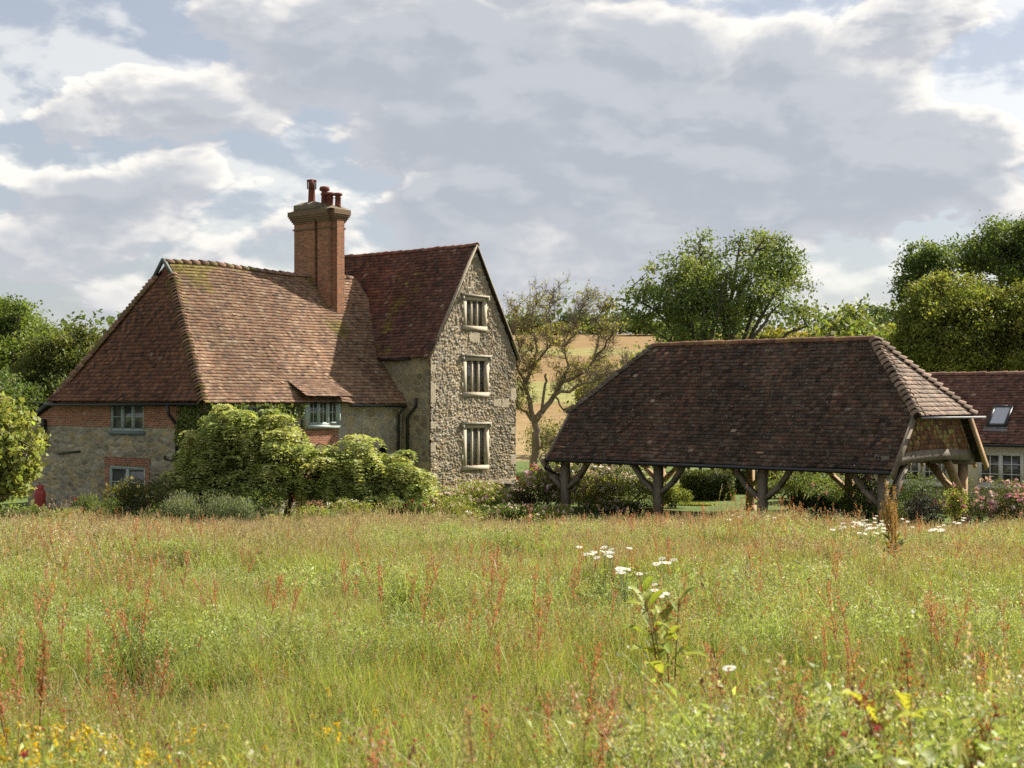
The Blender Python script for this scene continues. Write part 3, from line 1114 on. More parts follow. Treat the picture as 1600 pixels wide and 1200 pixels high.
    q = 0.90
    zq, xq = ze0 + zt * q, rx * q
    m.add([(xq + 0.12, 4.33 - 0.62, zq - 0.2), (xq + 0.12, 4.33 + 0.62, zq - 0.2), (xq + 0.12, 4.33, zr + 0.06)], [(0, 2, 1)], (0.22, 0.085, 0.05))
    m.build('gablet', M['tile'], H)
    for sg in (-1, 1):
        m = MB()
        m.beam((xq - 0.06, 4.33 + sg * 0.52, zq - 0.04), (xq - 0.06 - 0.002 * sg, 4.33, zr + 0.07), 0.09, 0.12, (1, 0, 0))
        m.build('barge_board', M['sage_dark'], H)
    m = MB()
    m.beam((0.12, 8.75, 4.0), (0.12, 10.85, 3.05), 0.06, 0.16)
    m.build('verge_board', M['black'], H)
    # hips and ridge
    m = MB()
    hc = [(0.25, 0.145, 0.095), (0.29, 0.17, 0.115), (0.21, 0.13, 0.09), (0.19, 0.14, 0.06)]
    pts = []
    for i in range(41):
        u = i / 40
        b = u * Lf * 0.90
        off = float(sag(np.array([rx * u * 0.9]), np.array([b]))[0])
        n_ = Vector((0, -(zr - ze0) / Lf, ry / Lf))
        pts.append(Vector((rx * 0.9 * u, ry * 0.9 * u, ze0 + zt * 0.9 * u)) + n_ * off)
    for i in range(40):
        arch_tiles(m, pts[i] + Vector((0, 0, 0.02)), pts[i + 1] + Vector((0, 0, 0.02)), 1, 0.155, (-0.72, -0.35, 0.6), hc, seed=i, dip=0.055, spread=1.25)
    m.build('hip_tile', M['tile'], H)
    m = MB()
    for i in range(38):
        u0, u1 = i / 38 * 0.9, (i + 1) / 38 * 0.9
        arch_tiles(m, (rx * u0, 8.7 - 4.37 * u0, ze0 + zt * u0 + 0.22 * max(0, 1 - u0 * 5) ** 2 * 0.3), (rx * u1, 8.7 - 4.37 * u1, ze0 + zt * u1), 1, 0.14, (-0.7, 0.4, 0.6), hc, seed=100 + i, dip=0.04)
    m.build('hip_tile', M['tile'], H)
    m = MB()
    for i in range(24):
        x0, x1 = 1.8 + i * 0.4, 1.8 + (i + 1) * 0.4
        s0, s1 = 0.06 * math.sin(2 * math.pi * (x0 - 2) / 8), 0.06 * math.sin(2 * math.pi * (x1 - 2) / 8)
        arch_tiles(m, (x0, 4.33, zr + s0 - 0.01), (x1, 4.33, zr + s1 - 0.01), 1, 0.135, (0, 0, 1), hc, seed=200 + i, dip=0.012, jit=0.012)
    m.build('ridge_tile', M['tile'], H)
    # tall wing roof
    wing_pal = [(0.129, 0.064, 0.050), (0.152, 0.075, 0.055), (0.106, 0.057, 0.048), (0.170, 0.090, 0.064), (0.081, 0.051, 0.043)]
    gx, ge, gr, ex = 12.79, 5.66, 10.24, 9.93
    hw = gx - ex
    Lw = math.hypot(hw, gr - ge)
    y_f, y_b = -1.33, 8.1

    def moss_w(a, b):
        # valley side where the lower roof runs in
        return 0.20 + 0.40 * np.exp(-np.abs(a - 3.0) / 0.7) * (b < 4.2)

    def wsag(a, b):
        return 0.11 * (fbm(a * 0.5, b * 0.4, 51) - 0.5) - 0.05 * np.sin(np.pi * np.clip(b / Lw, 0, 1))
    m = MB()
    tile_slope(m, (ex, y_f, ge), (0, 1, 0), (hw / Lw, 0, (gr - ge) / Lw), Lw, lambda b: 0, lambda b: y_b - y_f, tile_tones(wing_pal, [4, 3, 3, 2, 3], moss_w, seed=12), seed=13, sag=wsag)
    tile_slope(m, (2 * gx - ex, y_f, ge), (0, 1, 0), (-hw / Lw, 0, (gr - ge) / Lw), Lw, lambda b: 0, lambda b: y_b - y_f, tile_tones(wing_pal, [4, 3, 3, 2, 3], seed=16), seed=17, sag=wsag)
    m.build('roof', M['tile'], H)
    m = MB()
    for i in range(23):
        arch_tiles(m, (gx, y_f + i * 0.41, gr - 0.02 - 0.05 * math.sin(math.pi * i / 23)), (gx, y_f + (i + 1) * 0.41, gr - 0.02 - 0.05 * math.sin(math.pi * (i + 1) / 23)), 1, 0.13, (0, 0, 1),
                   [(0.19, 0.075, 0.05), (0.22, 0.10, 0.06), (0.15, 0.08, 0.055)], seed=300 + i, dip=0.012, jit=0.012)
    m.build('ridge_tile', M['tile'], H)
    m = MB()   # mortared verges of the gable
    for s in (-1, 1):
        m = MB()
        p0 = (gx + s * (hw - 0.0), y_f + 0.05, ge - 0.02)
        p1 = (gx, y_f + 0.05 - 0.002 * s, gr - 0.02)
        m.beam(p0, p1, 0.12, 0.05, (0, 0, 1), (0.31, 0.265, 0.19))
        m.build('verge', M['stone'], H)
    # chimney stack -----------------------------------------------
    m = MB()
    zb, zs = 6.4, 10.62
    uv_box(m, (7.95, 1.75, zb), (8.45, 3.87, 11.28))
    for y0_, y1_ in ((2.67, 3.85), (1.90, 2.50)):
        uv_box(m, (7.74, y0_, zb), (7.96, y1_, 11.27))
        uv_box(m, (8.44, y0_, zb), (8.66, y1_, 11.27))
    uv_box(m, (8.02, 1.67, zb), (8.40, 1.76, 11.265))
    ch = m.build('chimney', M['brick_stack'], H)
    ch.location = (1.25, 1.35, 0.31)
    # string course and corbelled head following the plan
    plan = [(7.74, 2.67, 7.96, 3.85), (7.74, 1.90, 7.96, 2.50), (7.95, 1.75, 8.45, 3.87), (8.44, 1.90, 8.66, 3.85)]
    s = MB()
    for (k, z0_, z1_) in ((0.045, 10.58, 10.64), (0.04, 10.84, 10.91), (0.08, 10.91, 10.98), (0.12, 10.98, 11.06), (0.16, 11.06, 11.14), (0.19, 11.14, 11.33)):
        for j, (x0, y0_, x1, y1_) in enumerate(plan):
            e = 0.0015 * j
            uv_box(s, (x0 - k + e, y0_ - k * (1 if j != 1 else 0.5) + e, z0_ + e), (x1 + k - e, y1_ + k * (1 if j != 1 else 0.4) - e, z1_ + e))
    s.build('corbelled_head', mat_brick('head_brick', (0.22, 0.13, 0.075), (0.16, 0.10, 0.06), (0.2, 0.17, 0.11), pamt=0.8, patch=(0.20, 0.165, 0.085)), ch)
    s = MB()
    s.box((7.66, 2.40, 11.32), (8.30, 3.80, 11.60))
    s.add([(7.66, 2.40, 11.60), (8.30, 2.40, 11.60), (8.30, 3.80, 11.60), (7.66, 3.80, 11.60), (7.85, 2.8, 11.72), (8.1, 2.8, 11.72), (8.1, 3.5, 11.72), (7.85, 3.5, 11.72)],
          [(0, 1, 5, 4), (1, 2, 6, 5), (2, 3, 7, 6), (3, 0, 4, 7), (4, 5, 6, 7)])
    s.add([(7.6, 1.58, 11.335), (8.75, 1.58, 11.335), (8.75, 3.98, 11.335), (7.6, 3.98, 11.335), (7.9, 1.85, 11.48), (8.45, 1.85, 11.48), (8.45, 3.7, 11.48), (7.9, 3.7, 11.48)],
          [(0, 1, 5, 4), (1, 2, 6, 5), (2, 3, 7, 6), (3, 0, 4, 7), (4, 5, 6, 7)])
    s.build('chimney_cap', M['cap'], ch)
    # pots: one tall with a louvred top, three short
    s = MB()
    s.lathe([(0.17, 0), (0.15, 0.1), (0.135, 0.55), (0.14, 0.56)], (7.98, 3.08, 11.68), 12)
    for k in range(4):
        a = math.pi / 4 + k * math.pi / 2
        s.beam((7.98 + 0.16 * math.cos(a), 3.08 + 0.16 * math.sin(a), 12.25), (7.98 + 0.17 * math.cos(a), 3.08 + 0.17 * math.sin(a), 12.62), 0.17, 0.05, (math.cos(a), math.sin(a), 0))
    s.lathe([(0.13, 0.5), (0.13, 0.86), (0.2, 0.9), (0.2, 0.93)], (7.98, 3.08, 11.68), 12)
    s.build('chimney_pot', M['pot'], ch)
    for (x, y, hgt, r_) in ((8.15, 2.52, 0.86, 0.16), (8.16, 2.22, 0.60, 0.16), (8.25, 1.86, 0.56, 0.14)):
        s = MB()
        s.lathe([(r_, 0), (r_ * 0.9, 0.08), (r_ * 0.82, hgt * 0.6), (r_ * 1.0, hgt * 0.62), (r_ * 1.0, hgt * 0.68), (r_ * 0.8, hgt * 0.7), (r_ * 0.8, hgt * 0.8), (r_ * 1.3, hgt * 0.82), (r_ * 1.35, hgt * 0.92), (r_ * 1.1, hgt), (0.03, hgt * 1.03)], (x, y, 11.45), 12)
        s.build('chimney_pot', M['pot'], ch)
    # gutters and pipes ------------------------------------------------
    m = MB()
    m.tube([(-0.12, 0.1, 3.90), (-0.12, 8.9, 3.86)], 0.06, 8)
    m.build('gutter', M['black'], H, smooth=True)
    m = MB()
    m.tube([(0.1, 9.0, 3.90), (-0.15, 9.7, 3.92)], 0.03, 6)
    m.build('gutter_end', M['black'], H, smooth=True)
    m = MB()
    m.tube([(6.8, -0.13, 3.82), (9.9, -0.13, 3.78)], 0.055, 8)
    m.build('gutter', M['black'], H, smooth=True)
    m = MB()
    m.tube([(10.0, -0.2, 5.62), (9.86, 1.2, 5.60)], 0.05, 8)
    m.build('gutter', M['black'], H, smooth=True)
    downpipe('downpipe', [(-0.12, 1.72, 3.88), (-0.1, 1.70, 3.55), (0.16, 1.62, 3.2), (0.18, 1.62, 2.9), (0.18, 1.62, -0.1)], H, 0.06)
    downpipe('downpipe', [(0.2, 2.28, 2.1), (0.18, 2.26, 2.0), (0.18, 1.95, 1.96), (0.18, 1.66, 1.96)], H, 0.04)
    downpipe('downpipe', [(0.24, 8.6, 2.03), (0.24, 7.25, 2.15)], H, 0.035)
    downpipe('downpipe', [(9.80, -0.12, 3.76), (9.78, 0.16, 3.45), (9.78, 0.18, -0.1)], H, 0.05)
    downpipe('downpipe', [(10.0, -0.55, 4.1), (10.0, -0.5, 3.75), (9.98, -0.1, 3.35), (9.98, -0.1, -0.1)], H, 0.06)
    m = MB()
    m.lathe([(0.10, 0), (0.10, 0.7), (0.13, 0.75), (0.12, 1.1), (0.0, 1.12)], (0.15, 9.4, 2.2), 10)
    m.build('flue', M['black'], H)
    return H


FARM = build_farmhouse()


# ------------------------------------------------------------------ the open oak cart barn
def build_barn():
    B = empty('cart_barn', (11.06, 40.9, 0.0), math.radians(50))
    tag(B, 'open-sided oak framed cart barn with a dark lichened tile roof and tile-hung half-hipped end', 'barn')
    Wd, Ln, ze, zr = 6.9, 12.8, 2.0, 6.0
    hw = Wd / 2
    Ls = math.hypot(hw, zr - ze)
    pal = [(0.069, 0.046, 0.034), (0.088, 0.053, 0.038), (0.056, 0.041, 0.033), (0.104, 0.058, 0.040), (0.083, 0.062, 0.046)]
    r0, r1 = 2.25, 10.72        # ridge ends along the length
    zh = 3.56                   # half-hip eave height
    th = (zh - ze) / (zr - ze)

    def lo(b):
        t = b / Ls
        return 0.0 if t < th else -0.2 + (r0 + 0.2) * (t - th) / (1 - th)

    def hi(b):
        t = b / Ls
        return Ln if t < th else Ln + 0.2 - (Ln + 0.2 - r1) * (t - th) / (1 - th)

    def sag(a, b):
        return 0.08 * (fbm(a * 0.5, b * 0.4, 61) - 0.5) - 0.03 * np.sin(np.pi * np.clip(b / Ls, 0, 1))

    def moss(a, b):
        return 0.16 + 0.25 * np.exp(-(Ls - b) / 0.25)
    bt = tile_tones(pal, [4, 3, 4, 2, 2], None, seed=20, amp=0.22)

    def tone(a, b, r):
        c = bt(a, b, r)
        # streaks of cleaner red tile down the slope
        st = fbm(a * 1.1, b * 0.16, 66)
        k = np.clip((st - 0.52) * 4, 0, 1)[:, None]
        return c * (1 + 0.4 * k * np.array((1.0, 0.45, 0.35)))
    m = MB()
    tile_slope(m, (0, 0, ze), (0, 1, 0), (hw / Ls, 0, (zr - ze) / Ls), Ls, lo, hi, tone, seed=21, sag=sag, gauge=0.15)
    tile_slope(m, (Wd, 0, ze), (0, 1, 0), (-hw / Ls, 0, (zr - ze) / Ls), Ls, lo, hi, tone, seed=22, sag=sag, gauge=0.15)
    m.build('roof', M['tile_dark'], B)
    # half hips
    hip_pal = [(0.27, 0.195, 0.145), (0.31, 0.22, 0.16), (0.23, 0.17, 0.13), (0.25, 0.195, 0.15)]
    for end in (0, 1):
        m = MB()
        yb = -0.2 if end == 0 else Ln + 0.2
        yt = r0 if end == 0 else r1
        x0, x1 = hw * th, Wd - hw * th
        run = abs(yt - yb)
        Lh = math.hypot(run, zr - zh)
        dr = 1 if end == 0 else -1
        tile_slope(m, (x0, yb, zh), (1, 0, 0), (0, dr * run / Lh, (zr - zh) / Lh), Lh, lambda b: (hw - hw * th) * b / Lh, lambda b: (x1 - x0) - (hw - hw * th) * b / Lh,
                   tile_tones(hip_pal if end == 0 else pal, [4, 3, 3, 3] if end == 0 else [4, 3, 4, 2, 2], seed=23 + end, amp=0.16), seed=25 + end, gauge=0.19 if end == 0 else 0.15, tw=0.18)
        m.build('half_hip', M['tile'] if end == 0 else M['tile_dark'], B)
        m = MB()
        hc = [(0.24, 0.17, 0.125), (0.28, 0.20, 0.15), (0.20, 0.145, 0.11)] if end == 0 else [(0.11, 0.085, 0.065), (0.15, 0.12, 0.095)]
        n = 17
        for sx in (0, 1):
            m = MB()
            xa, xb = (x0, hw) if sx == 0 else (x1, hw)
            for i in range(n):
                u0, u1 = i / n, (i + 1) / n
                up = Vector((-0.75 if sx == 0 else 0.75, -dr * 0.6, 0.7))
                arch_tiles(m, (xa + (xb - xa) * u0, yb + (yt - yb) * u0, zh + (zr - zh) * u0), (xa + (xb - xa) * u1, yb + (yt - yb) * u1, zh + (zr - zh) * u1), 1,
                           0.15 if end == 0 else 0.10, up, hc, seed=400 + i + 50 * sx + 100 * end, dip=0.065 if end == 0 else 0.03, spread=1.2)
            m.build('hip_tile', M['tile'] if end == 0 else M['tile_dark'], B)
    m = MB()
    n = 24
    for i in range(n):
        y0, y1 = r0 + (r1 - r0) * i / n - 0.05, r0 + (r1 - r0) * (i + 1) / n - 0.05
        arch_tiles(m, (hw, y0, zr), (hw, y1, zr), 1, 0.15, (0, 0, 1), [(0.14, 0.07, 0.045), (0.17, 0.085, 0.05), (0.20, 0.115, 0.05)], seed=500 + i, dip=0.008, jit=0.01, flare=1.03)
    m.build('ridge_tile', M['tile'], B)
    # oak frame -----------------------------------------------------------
    ys = (0.53, 4.57, 8.5, 12.4)
    for j, xx in enumerate((0.48, Wd - 0.48)):
        mt = M['oak'] if j == 0 else M['oak_warm']
        for i, y in enumerate(ys):
            m = MB()
            m.box((xx - 0.12, y - 0.12, -0.15), (xx + 0.12, y + 0.12, 1.93))
            m.box((xx - 0.17, y - 0.17, -0.15), (xx + 0.17, y + 0.17, 0.2))
            m.build('post', mt, B)
            for s in (-1, 1):
                if (i == 0 and s == -1) or (i == 3 and s == 1):
                    if i == 0:
                        continue
                m = MB()
                p0 = Vector((xx, y + s * 0.12, 0.95))
                p1 = Vector((xx, y + s * 1.02, 1.92))
                mid = (p0 + p1) / 2 + Vector((0, s * 0.06, -0.06))
                m.beam(p0, mid, 0.13, 0.22, (1, 0, 0))
                m.beam(mid - (p1 - p0) * 0.02, p1, 0.128, 0.218, (1, 0, 0))
                m.build('brace', mt, B)
    for xx in (0.48, Wd - 0.48):
        m = MB()
        m.box((xx - 0.11, 0.2, 1.93), (xx + 0.11, Ln - 0.2, 2.14))
        m.build('wall_plate', M['oak'], B)
    for y in ys[1:]:
        m = MB()
        m.box((0.3, y - 0.11, 2.145), (Wd - 0.3, y + 0.11, 2.42))
        m.build('tie_beam', M['oak_warm'], B)
    # end truss at the near right end
    m = MB()
    v = []
    for k in range(13):   # slightly cambered tie beam
        x, c = 0.25 + 6.4 * k / 12, 0.12 * math.sin(math.pi * k / 12)
        v += [(x, 0.24, 2.05 + c), (x, 0.48, 2.05 + c), (x, 0.48, 2.39 + c), (x, 0.24, 2.39 + c)]
    fcs = [(4 * k + i, 4 * k + (i + 1) % 4, 4 * k + 4 + (i + 1) % 4, 4 * k + 4 + i) for k in range(12) for i in range(4)]
    m.add(v, fcs + [(3, 2, 1, 0), (48, 49, 50, 51)])
    m.build('tie_beam', M['oak'], B)
    for x, s in ((0.48, 1), (Wd - 0.48, -1)):
        for dx in ((1.25, 0.42), ) if s == 1 else ((1.55, 0.42), ):
            m = MB()
            m.beam((x + s * 0.1, 0.45, 0.75), (x + s * dx[0], 0.42, 2.1), 0.14, 0.24, (0, 1, 0))
            m.build('brace', M['oak'] if s == 1 else M['oak_warm'], B)
    m = MB()
    m.beam((Wd - 0.48, 0.62, 0.7), (Wd - 0.48, 1.7, 1.95), 0.14, 0.24, (1, 0, 0))
    m.build('brace', M['oak_warm'], B)
    # tile-hung end
    m = MB()
    zb0, zt0 = 2.38, 3.62

    def xl(z):
        return hw * (z - ze) / (zr - ze) + 0.10
    r = np.random.default_rng(8)
    gauge, tw = 0.145, 0.165
    k = 0
    z = zb0
    pal_h = np.array([(0.22, 0.10, 0.06), (0.17, 0.085, 0.055), (0.26, 0.135, 0.07), (0.30, 0.25, 0.09), (0.13, 0.075, 0.05), (0.24, 0.19, 0.085)])
    while z < zt0:
        a, b = xl(z + 0.1), Wd - xl(z + 0.1)
        x = a - (tw / 2 if k % 2 else 0)
        while x < b:
            x0, x1 = max(x + 0.004, a), min(x + tw - 0.004, b)
            if x1 - x0 > 0.03:
                e = r.normal(0, 0.006)
                yy = 0.30 + r.normal(0, 0.004)
                mid = abs((x0 + x1) / 2 - hw) / (hw - a + 0.01)
                pr = np.array([3, 3, 2, 2.2, 2, 2]) if mid < 0.75 else np.array([5, 3, 5, 0.2, 1, 0.3])
                c = pal_h[r.choice(6, p=pr / pr.sum())] * r.uniform(0.7, 1.25)
                m.add([(x0, yy - 0.05, z + e), (x1, yy - 0.05, z + e), (x1, yy - 0.012, z + gauge * 1.2), (x0, yy - 0.012, z + gauge * 1.2),
                       (x0, yy - 0.028, z + e), (x1, yy - 0.028, z + e)], [(0, 1, 2, 3), (4, 5, 1, 0), (4, 0, 3), (1, 5, 2)], c)
            x += tw
        z += gauge
        k += 1
    m.add([(xl(zb0), 0.31, zb0), (Wd - xl(zb0), 0.31, zb0), (Wd - xl(zt0), 0.31, zt0 + 0.1), (xl(zt0), 0.31, zt0 + 0.1)], [(0, 1, 2, 3)], (0.05, 0.035, 0.03))
    m.build('tile_hanging', M['tile'], B)
    for s in (0, 1):
        m = MB()
        a = lambda x: x if s == 0 else Wd - x
        m.beam((a(-0.12), -0.05, ze - 0.20), (a(hw * th - 0.02), -0.05, zh - 0.07), 0.06, 0.24, (0, 0, 1))
        m.build('barge_board', M['oak'] if s == 0 else M['oak_warm'], B)
        m = MB()
        m.beam((a(-0.12), Ln + 0.05, ze - 0.20), (a(hw * th - 0.02), Ln + 0.05, zh - 0.07), 0.06, 0.20, (0, 0, 1))
        m.build('barge_board', M['oak'], B)
    # end boarding on the far half-hipped end
    m = MB()
    m.add([(xl(2.3), Ln - 0.3, 2.3), (Wd - xl(2.3), Ln - 0.3, 2.3), (Wd - xl(3.6), Ln - 0.3, 3.7), (xl(3.6), Ln - 0.3, 3.7)], [(0, 3, 2, 1)], (0.1, 0.06, 0.045))
    m.build('end_panel', M['tile_dark'], B)
    # gutters
    m = MB()
    m.tube([(hw * th - 0.1, -0.34, zh - 0.05), (Wd - hw * th + 0.55, -0.34, zh - 0.07)], 0.035, 8)
    m.build('gutter', M['lead'], B, smooth=True)
    m = MB()
    m.tube([(-0.10, 0.05, ze - 0.08), (-0.10, Ln + 0.05, ze - 0.06)], 0.06, 8)
    m.build('gutter', M['black'], B, smooth=True)
    m = MB()
    m.tube([(-0.10, Ln - 0.1, ze - 0.08), (0.2, Ln + 0.3, ze - 0.35), (0.42, Ln - 0.15, 1.4)], 0.04, 6)
    m.build('downpipe', M['black'], B, smooth=True)
    # rafters, seen at their feet below the tiles
    for i in range(28):
        y = 0.3 + i * 0.45
        if y > Ln - 0.2:
            break
        m = MB()
        lim = th + (1 - th) * min(1, max(0.0, min((y + 0.2) / (r0 + 0.2), (Ln + 0.2 - y) / (Ln + 0.2 - r1)))) if True else 1
        for s in (0, 1):
            m = MB()
            a = lambda x: x if s == 0 else Wd - x
            m.beam((a(0.03), y, ze - 0.17), (a(0.03 + (hw - 0.1) * lim * 0.97), y, ze - 0.17 + (zr - ze) * (hw - 0.1) / hw * lim * 0.97), 0.08, 0.11, (0, 0, 1))
            m.build('rafter', M['oak_warm'], B)
    return B


BARN = build_barn()


# ------------------------------------------------------------------ the low cream cottage behind
def build_cottage():
    K = empty('cottage', (18.5, 51.0, 0.0), math.radians(50))
    tag(K, 'low cream rendered cottage with a red tiled roof and a skylight behind the barn', 'cottage')
    ze, zr, hw = 2.42, 5.05, 2.75
    y0, y1 = -7.0, 7.8
    L = math.hypot(hw, zr - ze)
    pal = [(0.155, 0.078, 0.058), (0.18, 0.092, 0.066), (0.13, 0.07, 0.056), (0.20, 0.112, 0.08), (0.10, 0.062, 0.05)]

    def sag(a, b):
        return 0.08 * (fbm(a * 0.4, b * 0.3, 71) - 0.5)
    m = MB()
    for s in (0, 1):
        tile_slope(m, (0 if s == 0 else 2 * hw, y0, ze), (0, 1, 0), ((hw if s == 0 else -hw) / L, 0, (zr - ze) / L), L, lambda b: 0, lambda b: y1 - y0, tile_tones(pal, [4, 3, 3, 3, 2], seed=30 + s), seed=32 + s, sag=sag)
    m.build('roof', M['tile'], K)
    m = MB()
    for i in range(36):
        arch_tiles(m, (hw, y0 + i * 0.41, zr - 0.01), (hw, y0 + (i + 1) * 0.41, zr - 0.01), 1, 0.12, (0, 0, 1), [(0.20, 0.10, 0.07), (0.25, 0.14, 0.10)], seed=600 + i, dip=0.01, jit=0.012)
    m.build('ridge_tile', M['tile'], K)
    m = MB()
    m.box((0.32, y0 + 0.1, -0.2), (2 * hw - 0.32, y1 - 0.1, 2.5))
    m.add([(0.32, y1 - 0.1, 2.5), (2 * hw - 0.32, y1 - 0.1, 2.5), (hw, y1 - 0.1, 4.9)], [(0, 1, 2)])
    m.add([(0.32, y0 + 0.1, 2.5), (2 * hw - 0.32, y0 + 0.1, 2.5), (hw, y0 + 0.1, 4.9)], [(0, 2, 1)])
    m.build('wall', M['cream'], K)
    for a0, a1 in ((0.08, 1.72), (2.9, 3.9), (4.0, 5.5)):
        casement(K, ('x', 0.255), a0, a1, 0.88, 2.08, 2, 3, 2, M['white'], M['white'], deep=0.05)
    m = MB()
    m.tube([(-0.06, y0, ze - 0.06), (-0.06, y1, ze - 0.06)], 0.05, 8)
    m.build('gutter', M['black'], K, smooth=True)
    m = MB()
    m.tube([(0.2, 6.9, 2.4), (0.22, 6.9, 0)], 0.045, 8)
    m.build('downpipe', M['black'], K, smooth=True)
    # skylight
    sl = Vector((hw / L, 0, (zr - ze) / L))
    nn = Vector((-(zr - ze) / L, 0, hw / L))
    o = Vector((0, 0, ze))
    m = MB()
    for (a, b, c, d) in ((0.82, 0.92, 0.85, 1.95), (1.48, 1.58, 0.85, 1.95), (0.92, 1.48, 0.85, 0.96), (0.92, 1.48, 1.84, 1.95)):
        v = []
        for h in (0.0, 0.11):
            for (yy, ss) in ((a, c), (b, c), (b, d), (a, d)):
                v.append(tuple(o + sl * ss + nn * h + Vector((0, yy, 0))))
        m.add(v, [(0, 3, 2, 1), (4, 5, 6, 7), (0, 1, 5, 4), (1, 2, 6, 5), (2, 3, 7, 6), (3, 0, 4, 7)])
    sk = m.build('skylight', M['black'], K)
    m = MB()
    m.add([tuple(o + sl * ss + nn * 0.085 + Vector((0, yy, 0))) for yy, ss in ((0.92, 0.96), (1.48, 0.96), (1.48, 1.84), (0.92, 1.84))], [(0, 3, 2, 1)])
    m.build('pane', mat_plain('skylight_glass', (0.42, 0.44, 0.46), 0.08, 0.7, 0, 0.1, 2, 0.02), sk)
    m = MB()
    m.add([tuple(o + sl * ss + nn * 0.045 + Vector((0, yy, 0))) for yy, ss in ((0.74, 0.62), (1.66, 0.62), (1.66, 0.85), (0.74, 0.85))], [(0, 3, 2, 1)])
    m.build('flashing', M['lead'], sk)
    return K


build_cottage()


# ------------------------------------------------------------------ vegetation builders
def unit(v):
    return v / np.maximum(np.linalg.norm(v, axis=-1, keepdims=True), 1e-9)


def leaf_quads(mb, c, size, col, r, up=0.4, droop=0.15, aspect=0.5, fold=0.12):
    """n small folded leaves at points c"""
    n = len(c)
    d = unit(r.normal(0, 1, (n, 3)) + np.array((0, 0, -droop * 2)))
    nn = unit(r.normal(0, 1, (n, 3)) + np.array((0, 0, up * 2)))
    s = unit(np.cross(d, nn))
    u = np.cross(s, d)
    L = size[:, None] if hasattr(size, '__len__') else np.full((n, 1), size)
    L = L * r.uniform(0.6, 1.35, (n, 1))
    W = L * aspect
    q = np.stack([c - d * L * .5, c + s * W * .5 + u * L * fold, c + d * L * .5, c - s * W * .5 + u * L * fold], 1)
    mb.quads(q, col)


def bez(p0, p1, p2, n):
    t = np.linspace(0, 1, n)[:, None]
    return (1 - t) ** 2 * p0 + 2 * t * (1 - t) * p1 + t * t * p2


GREENS = [(0.060, 0.090, 0.022), (0.075, 0.105, 0.026), (0.050, 0.078, 0.022), (0.085, 0.11, 0.028)]


